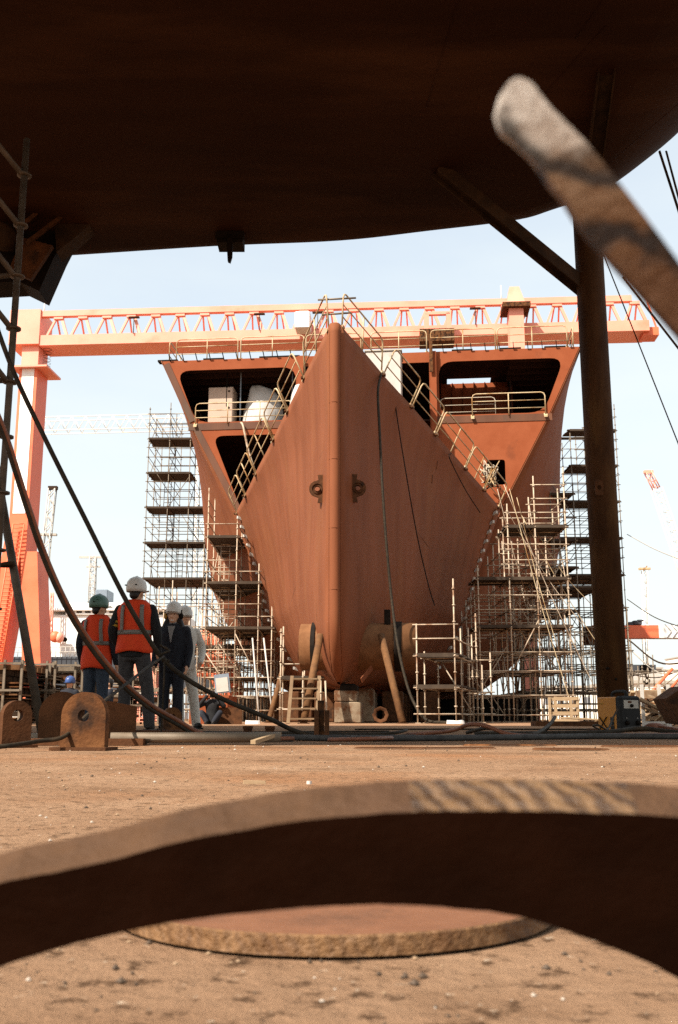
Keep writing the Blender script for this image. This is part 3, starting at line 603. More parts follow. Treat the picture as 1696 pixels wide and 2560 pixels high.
# railings on the sloping bow edges
def edge(s, side): return S(s, side * (wbow(s, ztop(s)) - .02), ztop(s) - .02)
segs = [(.28, 3.0), (3.12, 5.2), (5.35, 7.3), (7.45, 10.2), (10.3, 12.2), (12.3, 14.0)]
for side in (-1, 1):
    for i, (a, b) in enumerate(segs):
        d = (edge(b, side) - edge(a, side)).normalized()
        up = V(0, 0, 1) + TR * side * .42 - AX * .05; up = (up - d * up.dot(d) * .55).normalized()
        if i == 0: up = (V(0, 0, 1) - AX * .12 + TR * side * .06).normalized()
        railing(edge(a, side), edge(b, side), up, 1.25 if i == 0 else 1.12, 2 if i in (0, 3, 4) else 1, 2, r=.03, m=M['rail'])
        k = MB(); k.box(edge(b, side) + V(0, 0, -.05), (.3, .2, .06), TR, AX); k.build('rail_clamp', M['rust_dark'], ship)
q = MB(); 
for z in (1.05, .52): q.tube(edge(.3, -1) + V(-.1 - .25 * z, -.02, z), edge(.3, 1) + V(.15 + .3 * z, -.02, z + .05), .035, 6)
q.build('cross_tube', M['galv_dark'], ship)
# things standing inside and on the ship
cb_ = thing('electrical_cabinet', 'beige cabinet standing behind the cream railing inside the open ship block', 'cabinet', S(16.0, -7.35, 14.1))
q = MB(); q.bbox(S(16.4, -7.35, 14.1 + 1.13), (1.25, 1.0, 2.2), .02, TR, AX); q.build('case', M['cabinet'], cb_)
q = MB(); q.box(S(15.885, -7.35, 15.25), (1.16, .02, 2.05), TR, AX); dr_ = q.build('door', M['cabinet'], cb_)
q = MB()
for z in (14.35, 15.25, 16.1): q.lathe(S(15.87, -6.93, z), [(.05, -.02), (.05, .02)], 10, AX)
q.build('latch', M['black'], cb_)
tpm = MB(); tpm.smooth = True; rs = []
for k, (z, a, b, ox) in enumerate(((0, .98, .8, 0), (.5, .97, .78, .02), (1.1, .93, .7, .03), (1.8, .84, .55, .02), (2.2, .62, .4, -.1), (2.42, .3, .25, -.3), (2.48, .05, .05, -.35))):
    rs.append([S(16.6 + b * math.sin(t_) * (1 + .12 * math.sin(5 * t_ + z * 3)), -5.35 + ox + a * math.cos(t_) * (1 + .1 * math.sin(4 * t_ + z * 2)), 14.1 + z) for t_ in [2 * math.pi * i / 28 for i in range(28)]])
tpm.loft(rs); tpm.build('covered_machine', M['tarp'], label='machine under a crumpled white tarpaulin inside the open ship block', cat='covered machine')
tpm = MB(); tpm.smooth = True; rs = []
for z, a in ((0, .5), (.6, .46), (1.2, .36), (1.6, .2), (1.7, .03)):
    rs.append([S(14.0 + a * math.sin(t_) * (1 + .15 * math.sin(3 * t_ + z)), -3.15 + a * math.cos(t_) * (1 + .12 * math.sin(5 * t_)), 14.0 + z) for t_ in [2 * math.pi * i / 18 for i in range(18)]])
tpm.loft(rs); tpm.build('covered_bundle', M['tarp'], label='small white wrapped bundle beside the left bow railing', cat='bundle')
bx = thing('deck_house', 'pale grey box cabin behind the right bow railing near the stem', 'cabin', S(12.2, 1.0, 13.6))
q = MB(); q.bbox(S(12.9, .95, 15.0), (1.6, 1.5, 3.0), .03, TR, AX); q.build('cabin_wall', M['offwhite'], bx)
q = MB(); q.box(S(12.9, .95, 16.53), (1.7, 1.6, .06), TR, AX); q.build('cabin_roof', M['panel'], bx)
for t, lo in ((-7.05, 1.2), (-6.35, .1), (-3.75, .5)):
    q = MB(); q.poly([S(15.9, t, 17.2), S(15.9, t, 16.9), S(15.9, t, 14.1 + lo)], .035, 6)
    hz = q.build('hanging_pipe', M['blueglass'] if t > -7 else M['black'], label={-7.05: 'short dark pipe hanging from the deck above the beige cabinet', -6.35: 'pale blue pipe hanging between the beige cabinet and the tarpaulin', -3.75: 'pale blue pipe hanging right of the white tarpaulin'}[t], cat='pipe', group='pipes hanging in the open block')
q = MB(); q.poly(crom([S(14.9, -6.1, 14.15), S(14.75, -5.95, 13.9), S(14.6, -5.6, 12.5), S(14.2, -4.9, 10.6), S(13.6, -4.6, 9.8)], 6), .055, 8)
q.build('drain_pipe', M['galv'], label='bent pale pipe running down from the middle deck to the left bow edge', cat='pipe')
# cable tangle at the door of the right bulkhead
q = MB()
for k in range(10):
    c = S(14.2, dt - .25, dz.z - .2); a = [c + V(random.uniform(-.55, .4), random.uniform(-.3, .1), random.uniform(-.8, .6)) for _ in range(5)]
    q.mi = k % 3; q.poly(crom(a, 5), .025, 5)
q.build('cable_tangle', [M['rope'], M['rail'], M['black']], label='tangle of pale cables at the small door in the right bulkhead', cat='cables')
# hoses down the starboard bow
def hose(name, pts, r, m, label, cat='hose', k=8, n=8, group=None): 
    q = MB(); q.poly(crom(pts, k), r, n); return q.build(name, m, label=label, cat=cat, group=group)
hose('hose', [edge(3.0, 1) + V(0, -.05, 0), P(874, 905, 33.1), P(878, 1000, 32.6), P(884, 1120, 32.3), P(893, 1250, 32.2), P(905, 1380, 32.2), P(918, 1480, 31.8), P(935, 1560, 31.5), P(955, 1620, 31.2), Zp(985, 1672.5, .05) * 1 if False else V(P(985, 1655, 30.6).x, 30.6, .12), V(P(1025, 1670, 30).x, 30.0, .04), V(P(1052, 1670, 29.5).x, 29.5, .04)], .045, M['hose'], 'long dark hose hanging down the right side of the bow to the ground')
hose('rope', [edge(4.2, 1), P(915, 940, 35.0), P(940, 1100, 34.6), P(965, 1240, 34.5), P(990, 1350, 34.4), P(1005, 1400, 34.4)], .02, M['black'], 'thin dark rope hanging right of the long hose on the bow', 'rope')
hose('rope', [edge(8.9, 1), P(1040, 1060, 38.6), P(1075, 1130, 39.0), P(1110, 1185, 39.6)], .02, M['black'], 'thin dark rope slanting below the right bow railing', 'rope')
# keel block and raking props
kb = thing('keel_block', 'stained concrete keel block with timber packing under the stem', 'keel block', S(1.9, .25, 0))
q = MB(); q.bbox(S(2.0, .28, .34), (.86, 1.0, .66), .03, TR, AX); q.build('concrete_base', M['concrete'], kb)
q = MB(); q.bbox(S(2.0, .2, .86), (.72, .9, .34), .02, TR, AX); q.build('concrete_top', M['concrete'], kb)
q = MB(); q.box(S(1.9, .3, 1.12), (.55, .7, .15), TR, AX); q.box(S(2.0, .25, 1.22), (.42, .7, .06), TR, AX); q.build('timber_packing', M['black'], kb)
for s_, t_ in ((6.5, .1), (11, -.1)):
    q = MB(); q.bbox(S(s_, t_, .62), (1.4, 1.0, 1.2), .04, TR, AX); q.build('keel_block', M['concrete'], label={6.5: 'concrete keel block in the shade just behind the front block', 11: 'hindmost concrete keel block deep under the hull'}[s_], cat='keel block', group='keel blocks')
for s_ in (9, 13, 17, 21):  # block rows added to keep light out from under the hull
    for t_ in (-2.6, -1.3, 1.4, 2.8) + ((-4.4, 4.4) if s_ > 14 else ()):
        q = MB(); q.bbox(S(s_ + .4 * math.sin(t_ * 3), t_, .6), (.8, 1.0, 1.16), .04, TR, AX); q.build('light_stop_block', M['rust_dark'], label='one of the dark blocks added to close off the light under the hull', cat='filler block', group='blocks added to darken the space under the hull')
q = MB(); q.box(S(26, 0, .62), (17, .8, 1.2), TR, AX); q.build('light_stop_beam', M['black'], label='long dark beam added across under the hull to block the light behind', cat='beam')  # added beam, covers the bright gap behind the blocks
def prop(a, b, r, label):
    t = thing('raking_prop', label, 'prop', V(a.x, a.y, 0), 'raking props under the bow'); q = MB(); q.tube(a, b, r, 14); q.build('pipe', M['prop'], t)
    q = MB(); q.lathe(V(a.x, a.y, .012), [(r * 1.6, -.01), (r * 1.6, .012)], 12); q.build('foot', M['rust_dark'], t)
prop(V(P(702, 1670, 30.6).x, 30.6, .02), P(741, 1468, 32.0), .115, 'orange rusty raking prop left of the stem')
prop(V(P(931, 1670, 31.0).x, 31.0, .02), P(881, 1468, 32.6), .115, 'orange rusty raking prop right of the stem')
prop(V(P(621, 1670, 37.0).x, 37.0, .02), P(655, 1545, 38.5), .10, 'thinner rusty prop behind the scaffold left of the ladder')
# ---------------------------------------------------------------- scaffolds
def scaffold(label, group, xs, ys, tops, levels, decks, m, md=None, r=.027, diag=0.06, rail_levels=(), skip=None, org=V(0, 0, 0), ex=V(1, 0, 0), ey=V(0, 1, 0), seed=1, cap=45, ladder=None):
    """xs, ys: standard positions; tops[i][j] or function: height of a standard; levels: ledger heights; decks: (z, i0, i1, j0, j1)"""
    rnd = random.Random(seed)
    def pt(x, y, z): return org + ex * x + ey * y + V(0, 0, z)
    c = pt((xs[0] + xs[-1]) / 2, (ys[0] + ys[-1]) / 2, 0)
    root = thing('scaffold_tower', label, 'scaffold', c, group)
    tubes = {'standard': [], 'ledger': [], 'diagonal_brace': []}
    T = lambda i, j: tops(i, j) if callable(tops) else tops
    for i, x in enumerate(xs):
        for j, y in enumerate(ys):
            h = T(i, j)
            if h > 0: tubes['standard'].append((pt(x, y, .03), pt(x, y, h)))
    for z in levels:
        for i in range(len(xs)):
            for j in range(len(ys)):
                for di, dj in ((1, 0), (0, 1)):
                    a, b = i + di, j + dj
                    if a >= len(xs) or b >= len(ys) or min(T(i, j), T(a, b)) < z: continue
                    if skip and skip(i, j, di, dj, z): continue
                    p, q_ = pt(xs[i], ys[j], z), pt(xs[a], ys[b], z); d = (q_ - p).normalized() * .12
                    tubes['ledger'].append((p - d, q_ + d))
                    if rnd.random() < diag and z + 2 < min(T(i, j), T(a, b)) + .3: tubes['diagonal_brace'].append((p, q_ + V(0, 0, 1.9)) if rnd.random() < .5 else (p + V(0, 0, 1.9), q_))
    eye = V(0, 0, CAMH)
    for nm, L in tubes.items():
        L.sort(key=lambda s: -(s[0] - s[1]).length / ((s[0] + s[1]) / 2 - eye).length)
        for k, (a, b) in enumerate(L[:cap]):
            q = MB(); q.tube(a, b, r if nm == 'standard' else r * .85, 5)
            if nm == 'standard':
                z = .5
                while z < b.z: q.lathe(V(a.x, a.y, z), [(r * 2.0, -.02), (r * 2.0, .02)], 6); z += .5 if (b - eye).length < 40 else 1.0
                if a.z < .1: q.box(V(a.x, a.y, .02), (.15, .15, .02))
            q.build(nm, m, root)
        if len(L) > cap:
            q = MB()
            for a, b in L[cap:]: q.tube(a, b, r * .85, 4)
            q.build(nm, m, root, kind='stuff')
    for z, i0, i1, j0, j1 in decks:
        x0, x1, y0, y1 = xs[i0], xs[i1], ys[j0], ys[j1]; q = MB(); n = max(2, int((y1 - y0) / .24))
        for k in range(n):
            ya, yb = y0 + (y1 - y0) * k / n, y0 + (y1 - y0) * (k + 1) / n - .018
            if rnd.random() < .05: continue
            q.box(pt((x0 + x1) / 2 + rnd.uniform(-.05, .05), (ya + yb) / 2, z + .05 + rnd.uniform(0, .012)), (x1 - x0 + .2, yb - ya, .045), ex, ey)
        q.box(pt((x0 + x1) / 2, y0 - .02, z + .03), (x1 - x0, .03, .12), ex, ey)
        q.build('deck', md or M['deckboard'], root)
    if ladder:
        for x, y, z0, z1 in ladder:
            q = MB()
            for s_ in (-.2, .2): q.tube(pt(x + s_, y, z0), pt(x + s_, y + .25, z1), .022, 5)
            z = z0 + .25
            while z < z1: q.tube(pt(x - .2, y + .25 * (z - z0) / (z1 - z0), z), pt(x + .2, y + .25 * (z - z0) / (z1 - z0), z), .018, 4); z += .33
            q.build('ladder', m, root)
    return root
def lv(a, b, st=1.0): return [a + st * k for k in range(int((b - a) / st + 1.001))]
def X(xd, Y, z=0): # world x of a picture column at a given distance and height
    d = Y * CT + (z - CAMH) * ST; return (xd * 1696 / 1568 - 848) / FOC * d
GS = 'scaffold towers around the ship'
# left tall tower, beside the ship side
x0 = -11.42
def topL(i, j): return [18.6, 18.9, 18.2 if j < 2 else 17][i] if i < 3 else [0, 0, 0, 13.2, 10.6][i]
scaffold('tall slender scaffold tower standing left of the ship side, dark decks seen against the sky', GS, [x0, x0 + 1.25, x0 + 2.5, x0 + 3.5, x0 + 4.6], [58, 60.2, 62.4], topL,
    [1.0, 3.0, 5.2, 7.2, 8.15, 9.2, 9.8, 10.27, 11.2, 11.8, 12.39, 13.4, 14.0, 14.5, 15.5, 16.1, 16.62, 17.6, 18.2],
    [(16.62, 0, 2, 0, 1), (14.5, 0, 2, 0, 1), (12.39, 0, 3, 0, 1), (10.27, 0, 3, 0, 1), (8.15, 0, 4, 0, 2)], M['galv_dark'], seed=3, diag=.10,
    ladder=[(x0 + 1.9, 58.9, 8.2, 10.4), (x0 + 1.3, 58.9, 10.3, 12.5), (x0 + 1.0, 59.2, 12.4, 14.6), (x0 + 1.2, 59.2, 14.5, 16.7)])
# second left tower against the bow block joint
def topN(i, j): return [10.35, 8.9, 6.9, 5.0][i] if j < 2 else [9, 8.4, 6.3, 4.6][i]
scaffold('stepped scaffold tower left of the bow, four decks high in front of the ship side', GS, [-5.86, -4.55, -3.55, -2.95], [44, 46.2, 48.4, 50.6], topN,
    [.5, 1.1, 1.9, 2.6, 3.1, 4.02, 4.55, 5.1, 6.02, 6.55, 7.05, 8.09, 8.7, 9.2, 9.75], [(8.09, 0, 1, 0, 3), (6.02, 0, 2, 0, 3), (4.02, 0, 3, 0, 3), (1.9, 0, 3, 1, 3)], M['galv'], seed=5, diag=.07,
    skip=lambda i, j, di, dj, z: di == 1 and j > 0 and z in (4.55, 6.55, 8.7, 9.2), ladder=[(-5.2, 45.1, 2.0, 4.1), (-5.2, 45.1, 4.1, 6.1), (-5.2, 45.1, 6.1, 8.1)])
# dense low scaffold behind it, under the ship side
scaffold('dense low scaffold between the tall left tower and the bow, full of thin uprights', GS, [-9.6 + .66 * k for k in range(10)], [49.5, 51.0, 52.7, 55.0], lambda i, j: 6.3 - .2 * i + .5 * ((i * 7 + j * 3) % 3) - j * .4,
    [.6, 1.6, 2.6, 3.6, 4.6, 5.6], [(3.6, 3, 8, 0, 2)], M['galv'], seed=8, diag=.10)
# short scaffold at the left of the stem
scaffold('short scaffold with one deck close left of the stem', GS, [X(648, 33.6), X(700, 33.6), X(742, 33.6)], [33.6, 35.0], lambda i, j: [3.1, 1.7, 1.5][i] if j == 0 else [3.3, 2.2, 1.5][i],
    [.45, 1.45, 2.0, 2.55], [(1.45, 0, 2, 0, 1)], M['galv'], seed=2, diag=.0)
# low scaffold at the right of the stem
ax_ = V(1, -.12, 0).normalized()
scaffold('low two deck scaffold close right of the stem, lit from the left', GS, [0, 1.13], [0, 1.2, 3.6], lambda i, j: [2.95, 4.3][i] if j == 0 else [2.2, 2.9][i],
    [.28, 1.05, 1.98, 2.5, 2.92], [(1.98, 0, 1, 0, 2), (1.05, 0, 1, 0, 2)], M['galv'], org=V(2.33, 30.2, 0), ex=ax_, ey=V(.28, 1, 0).normalized(), seed=6, diag=.05, r=.024)
scaffold('narrow scaffold frame between the low right scaffold and the big right tower', GS, [X(1106, 33.5), X(1138, 33.5)], [33.5, 35.5], lambda i, j: [3.6, 2.3][i] - .3 * j, [.3, 1.0, 2.05, 2.7], [], M['galv'], seed=4, diag=.1, r=.024)
# right tower in front of the ship side
def topR(i, j): return [5.9, 8.3, 9.4, 9.75][i] - (.6 * j if i > 1 else .3 * j)
scaffold('big stepped scaffold tower right of the bow with sunlit rails at its top', GS, [5.30, 6.50, 7.55, 8.72], [38, 39.1, 40.2, 41.8, 43.4], topR,
    [.28, 1.0, 1.9, 2.6, 3.54, 4.2, 4.75, 5.36, 6.1, 6.7, 7.38, 7.95, 8.5, 9.05], [(7.38, 1, 3, 0, 2), (5.36, 0, 3, 0, 2), (3.54, 0, 3, 0, 2), (1.9, 1, 3, 2, 4)], M['galv'], seed=9, diag=.09, org=V(0, 0, 0), ex=V(1, -.02, 0), cap=60,
    ladder=[(7.0, 41, 3.6, 5.4), (7.0, 41, 5.4, 7.4)])
# loose long tubes leaning on that tower
for k, (a, b) in enumerate((((1178, 1130), (1330, 1660)), ((1165, 1120), (1380, 1600)), ((1195, 1150), (1290, 1500)), ((1172, 1180), (1350, 1450)), ((1205, 1190), (1420, 1545)), ((1150, 1130), (1230, 1420)), ((1240, 1230), (1370, 1400)))):
    q = MB(); pa, pb = P(*a, 37.4 + .2 * k), P(*b, 36.6 + .4 * k); mid = (pa + pb) / 2 - V(0, 0, .25)
    q.poly(crom([pa, mid, pb], 6), .014, 5)
    q.build('loose_tube', M['galv'] if k % 2 else M['rail'], label='long pale line slanting down across the big right scaffold tower', cat='line', group='slanting lines on the right tower')
# right tall tower beside the ship side
def topT(i, j): return [8.6, 17.0, 18.0, 18.8][i]
scaffold('tall scaffold tower right of the ship side, partly behind the steel column', GS, [13.0, 13.9, 15.3, 16.65], [58, 60.2, 62.4], topT,
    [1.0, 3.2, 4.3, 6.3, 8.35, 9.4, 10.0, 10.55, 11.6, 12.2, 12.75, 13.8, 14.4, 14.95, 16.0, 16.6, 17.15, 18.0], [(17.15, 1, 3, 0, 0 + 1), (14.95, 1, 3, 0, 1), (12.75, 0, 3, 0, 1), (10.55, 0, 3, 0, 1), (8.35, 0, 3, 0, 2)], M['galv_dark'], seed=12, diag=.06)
# dark decks stepping in under the right side
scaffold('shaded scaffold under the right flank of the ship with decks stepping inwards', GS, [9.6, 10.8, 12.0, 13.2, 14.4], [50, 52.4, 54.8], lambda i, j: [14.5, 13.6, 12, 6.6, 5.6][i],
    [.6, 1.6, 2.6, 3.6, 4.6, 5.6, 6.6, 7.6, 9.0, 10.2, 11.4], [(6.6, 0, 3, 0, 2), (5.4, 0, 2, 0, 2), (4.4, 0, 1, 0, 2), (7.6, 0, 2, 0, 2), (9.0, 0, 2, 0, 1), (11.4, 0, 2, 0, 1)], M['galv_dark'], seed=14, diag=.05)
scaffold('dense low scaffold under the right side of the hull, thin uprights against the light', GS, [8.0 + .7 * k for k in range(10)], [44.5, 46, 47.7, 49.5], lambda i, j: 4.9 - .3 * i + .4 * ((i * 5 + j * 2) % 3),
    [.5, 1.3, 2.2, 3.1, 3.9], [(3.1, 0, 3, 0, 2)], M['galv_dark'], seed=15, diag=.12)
# near left scaffold, dark against the sky
nr = thing('near_scaffold', 'dark near scaffold upright with coupling rings and slanting braces at the left edge', 'scaffold', V(X(35, 8.4), 8.4, 0))
nx_ = P(50, 500, 8.4).x
q = MB(); q.tube(V(nx_, 8.4, .05), V(nx_, 8.4, P(58, 322, 8.4).z), .03, 12)
for k in range(10): q.lathe(V(nx_, 8.4, .55 + k * .5), [(.031, -.012), (.066, -.01), (.066, .008), (.031, .012)], 12)
q.build('standard', M['tube_near'], nr)
for k in range(8):
    z = 1.55 + k * .5
    q = MB(); q.tube(V(nx_ - .02, 8.36, z), V(nx_ - .95, 8.2, z + 1.15), .026, 10); q.build('diagonal_brace', M['tube_near'], nr)
    if k in (3, 5): q = MB(); q.tube(V(nx_, 8.4, z + .02), V(nx_ - 1.4, 8.9, z + .1), .026, 10); q.build('ledger', M['tube_near'], nr)
q = MB(); q.tube(V(nx_ - 1.0, 8.3, .05), V(nx_ - 1.0, 8.3, 5.9), .03, 10); q.build('standard', M['tube_near'], nr)
pp = thing('leaning_pole', 'thick grey brown pole leaning at the left edge with its foot on the ground', 'pole', V(X(97, 8.9), 8.9, 0))
q = MB(); q.tube(V(X(97, 8.9), 8.9, .02), P(-12, 1060, 9.2), .038, 14); q.build('pipe', M['tube_near'], pp)
q = MB(); pz = P(18, 1305, 9.0); q.lathe(pz, [(.04, -.02), (.07, -.015), (.07, .015), (.04, .02)], 12, (-.15, 0, 1)); q.build('collar', M['dark'], pp)
# ---------------------------------------------------------------- people
TORSO = [(.84, .165, .115, 0), (.93, .172, .12, -.005), (1.02, .160, .108, 0), (1.12, .155, .10, .005), (1.22, .170, .108, .005), (1.33, .190, .115, 0), (1.41, .178, .10, -.005), (1.465, .130, .085, -.01), (1.515, .075, .07, -.01)]
def tor(z, add=0.0):
    z = max(TORSO[0][0], min(z, TORSO[-1][0]))
    for a, b in zip(TORSO, TORSO[1:]):
        if z <= b[0]:
            t = (z - a[0]) / (b[0] - a[0]); return [a[i] + (b[i] - a[i]) * t + (add if i in (1, 2) else 0) for i in (1, 2, 3)]
def person(label, loc, rot, h, jacket, trousers, vest=None, helmet=None, arms=None, legs=None, turn=0, group=None, hair=None, face=False, shirt=None, muffs=False, bands=False, sit=0.0, vhem=.86, nape=True, lean=0.0, shoe='shoe'):
    k = h / 1.75; MX = Matrix.Translation(Vector(loc)) @ Matrix.Rotation(rot, 4, 'Z') @ Matrix.Scale(k, 4)
    root = thing('person', label, 'person', Vector(loc), group)
    def shift(p): p = Vector(p); f = max(0, p.z - .9); return V(p.x, p.y + lean * f, p.z - sit - abs(lean) * f * .12) if p.z > .5 or sit == 0 else p
    def fin(mb): mb.v = [tuple(MX @ Vector(v)) for v in mb.v]; return mb
    arms = arms or {}; legs = legs or {}
    A = {s: arms.get(s, [(.19 * s, 0, 1.40), (.245 * s, -.03, 1.13), (.25 * s, .06, .89)]) for s in (-1, 1)}
    G = {s: legs.get(s, [(.09 * s, 0, .90), (.10 * s, .01, .50), (.105 * s, -.02, .08)]) for s in (-1, 1)}
    def torso(mb, add=0.0, z0=.84, z1=1.5):
        mb.loft([[shift((rx * math.cos(2 * math.pi * i / 20), yo + ry * math.sin(2 * math.pi * i / 20), z)) for i in range(20)] for z, rx, ry, yo in [(z, *tor(z, add)) for z in [z0 + (z1 - z0) * j / 12 for j in range(13)]]])
    def limb(mb, pts, rs, add=0.0, end=True):
        P_ = crom(pts, 5); n = len(P_) - 1; R_ = []
        for i in range(n + 1): t = i / n * (len(rs) - 1); j = min(int(t), len(rs) - 2); R_.append(rs[j] + (rs[j + 1] - rs[j]) * (t - j) + add)
        mb.poly(P_, 0, 12, R_); mb.ell(P_[0], R_[0], R_[0], R_[0]); mb.ell(P_[-1], R_[-1], R_[-1], R_[-1])
    ct, st_ = math.cos(turn), math.sin(turn)
    def hp(x, y, z): return shift((x * ct - y * st_, x * st_ + y * ct, z - .045))       # head turns on the neck
    hx, hy, hz = (ct, st_, 0), (-st_, ct, 0), (0, 0, 1)
    b = MB(); torso(b, -.02)
    b.poly([shift((0, -.015, 1.44)), hp(0, 0, 1.53), hp(0, .005, 1.60)], 0, 12, [.062, .056, .056])
    b.ell(hp(0, .005, 1.665), .074, .094, .112, 16, 12, hx, hy, hz); b.ell(hp(0, .032, 1.60), .053, .058, .058, 14, 8, hx, hy, hz)
    b.ell(hp(0, .10, 1.64), .014, .02, .024, 8, 6, hx, hy, hz)
    for s in (-1, 1): b.ell(hp(.076 * s, 0, 1.645), .012, .022, .032, 8, 6, hx, hy, hz)
    for s in (-1, 1):
        sh, el, wr = [shift(p) for p in A[s]]; limb(b, [sh, el, wr], [.045, .04, .03])
        d = (wr - el).normalized(); side = d.cross(V(0, 1, 0)).normalized() if abs(d.y) < .9 else V(1, 0, 0); nrm = side.cross(d)
        pc = wr + d * .05; b.ell(pc, .026, .046, .052, 10, 8, side, nrm, d)
        for f, L in ((-.03, .06), (-.01, .075), (.011, .07), (.031, .055)):
            p0 = pc + d * .035 + nrm * f; b.poly([p0, p0 + d * L * .55 - side * s * .006, p0 + d * L * .9 - side * s * .03], 0, 6, [.0105, .0095, .008])
        b.poly([pc - d * .015 + nrm * .035, pc + d * .02 + nrm * .062, pc + d * .05 + nrm * .066], 0, 6, [.013, .011, .009])
        hip, kn, an = [Vector(p) if sit else Vector(p) for p in G[s]]; hip = shift(hip) if sit else hip
        limb(b, [hip, kn, an], [.075, .05, .036]); b.ell(V(an.x, an.y + .06, .045), .04, .12, .035)
    place('body', remeshed(fin(b), .011 * k, M['skin'], 2), root)
    j = MB(); torso(j, .014, .84)
    for s in (-1, 1):
        pts = [shift(p) for p in A[s]]; limb(j, pts, [.066, .056, .044], .004)
    place('jacket', remeshed(fin(j), .014 * k, M[jacket], 4), root)
    t = MB()
    t.loft([[shift((rx * math.cos(2 * math.pi * i / 20), yo + ry * math.sin(2 * math.pi * i / 20), z)) for i in range(20)] for z, rx, ry, yo in ((.80, .15, .11, 0), (.86, .172, .122, 0), (.95, .175, .122, 0), (1.03, .165, .112, 0))])
    for s in (-1, 1):
        hip, kn, an = [Vector(p) for p in G[s]]; hip = shift(hip) if sit else hip
        limb(t, [hip, kn, an], [.098, .074, .064], .004)
    place('trousers', remeshed(fin(t), .014 * k, M[trousers], 4), root)
    for s in (-1, 1):
        an = Vector(G[s][2]); q = MB(); q.ell(V(an.x, an.y + .055, .05), .047, .135, .045, 14, 8); q.box(V(an.x, an.y + .05, .012), (.085, .25, .022)); q.build('shoe', M[shoe], root) if False else place('shoe', fin(q).mesh('shoe', M[shoe]), root)
    if vest:
        q = MB(); q.smooth = True; rs = []
        for jz in range(15):
            z = vhem + (1.515 - vhem) * jz / 14; rx, ry, yo = tor(z, .034 + .016 * (1 - jz / 14))
            if z > 1.38: rx += .012
            rs.append([shift((rx * math.cos(a) * (1 + .012 * math.sin(7 * a + z * 9)), yo + ry * math.sin(a) * (1 + .03 * math.sin(5 * a + z * 7)), z + (.012 * math.sin(3 * a) if jz == 0 else 0))) for a in [2 * math.pi * i / 32 for i in range(32)]])
        q.loft(rs, caps=False); vo = place('vest', fin(q).mesh('vest', M[vest]), root)
        md = vo.modifiers.new('t', 'SOLIDIFY'); md.thickness = .006
        def onv(x, z, back=True, add=.046):
            rx, ry, yo = tor(z, add + .012 * (1 - (z - vhem) / (1.515 - vhem))); rx += .012 if z > 1.38 else 0
            return shift((x, yo + (-1 if back else 1) * ry * math.sqrt(max(.02, 1 - (x / rx) ** 2)) * 1.03, z))
        def strip(rows):
            q = MB(); q.smooth = True; q.loft(rows, caps=False, closed=False); o = place('reflective_band', fin(q).mesh('reflective_band', M['reflect']), vo); m_ = o.modifiers.new('t', 'SOLIDIFY'); m_.thickness = .004; return o
        rows = []
        for dz in (-.026, .026):
            rr = []
            for a in [2 * math.pi * i / 40 for i in range(41)]:
                rx, ry, yo = tor(1.13 + dz, .051); rr.append(shift((rx * math.cos(a), yo + ry * math.sin(a) * 1.04, 1.13 + dz)))
            rows.append(rr)
        strip(rows)
        for s in (-1, 1):
            strip([[onv(s * (.115 + d + .03 * (1.44 - z)), z, True, .05) for z in [1.13 + .32 * i / 8 for i in range(9)]] for d in (-.022, .022)])
            strip([[onv(s * (.115 + d), z, False, .05) for z in [1.0 + .44 * i / 8 for i in range(9)]] for d in (-.022, .022)])
    if shirt:
        q = MB(); q.smooth = True; q.loft([[shift((x * w, tor(z, .02)[1] + .004, z)) for x in (-1, -.4, .4, 1)] for z, w in ((1.22, .006), (1.30, .018), (1.38, .036), (1.46, .055))], caps=False, closed=False); place('shirt', fin(q).mesh('shirt', M[shirt]), root)
        q = MB(); q.lathe(shift((0, -.005, 1.47)), [(.075, 0), (.07, .03), (.064, .05)], 16, caps=False); place('collar', fin(q).mesh('collar', M[shirt]), root)
    if bands:
        sh, el, wr = [shift(p) for p in A[-1]]; d = (el - sh).normalized()
        for f in (.55, .72): q = MB(); q.lathe(sh.lerp(el, f), [(.069, -.013), (.069, .013)], 16, d, caps=False); place('arm_band', fin(q).mesh('arm_band', M['yellowband']), root)
    q = MB()
    q.ell(hp(0, -.012, 1.685), .080, .097, .105, 16, 10, hx, hy, hz)
    if nape: q.ell(hp(0, -.055, 1.62), .062, .045, .055, 12, 8, hx, hy, hz)
    if hair == 'long':
        for s in (-1, 1):
            q.poly(crom([hp(.07 * s, -.02, 1.66), hp(.092 * s, -.015, 1.56), hp(.118 * s, .01, 1.46), hp(.125 * s, .04, 1.38)], 5), 0, 10, [.03 + .028 * math.sin(i / 15 * 3) for i in range(16)])
        q.ell(hp(0, -.07, 1.53), .11, .05, .13)
    place('hair', remeshed(fin(q), .011 * k, M['hair'], 2), root)
    if face:
        for s in (-1, 1):
            q = MB(); q.ell(hp(.031 * s, .093, 1.668), .010, .005, .006, 10, 6, hx, hy, hz); place('eye', fin(q).mesh('eye', M['eye']), root)
            q = MB(); q.poly([hp(.014 * s, .099, 1.688), hp(.032 * s, .099, 1.694), hp(.05 * s, .088, 1.688)], .0045, 5); place('eyebrow', fin(q).mesh('eyebrow', M['hair']), root)
        q = MB(); q.ell(hp(0, .084, 1.588), .026, .01, .010, 12, 6, hx, hy, hz); place('mouth', fin(q).mesh('mouth', M['teeth']), root)
    up_ = .03 if face else 0
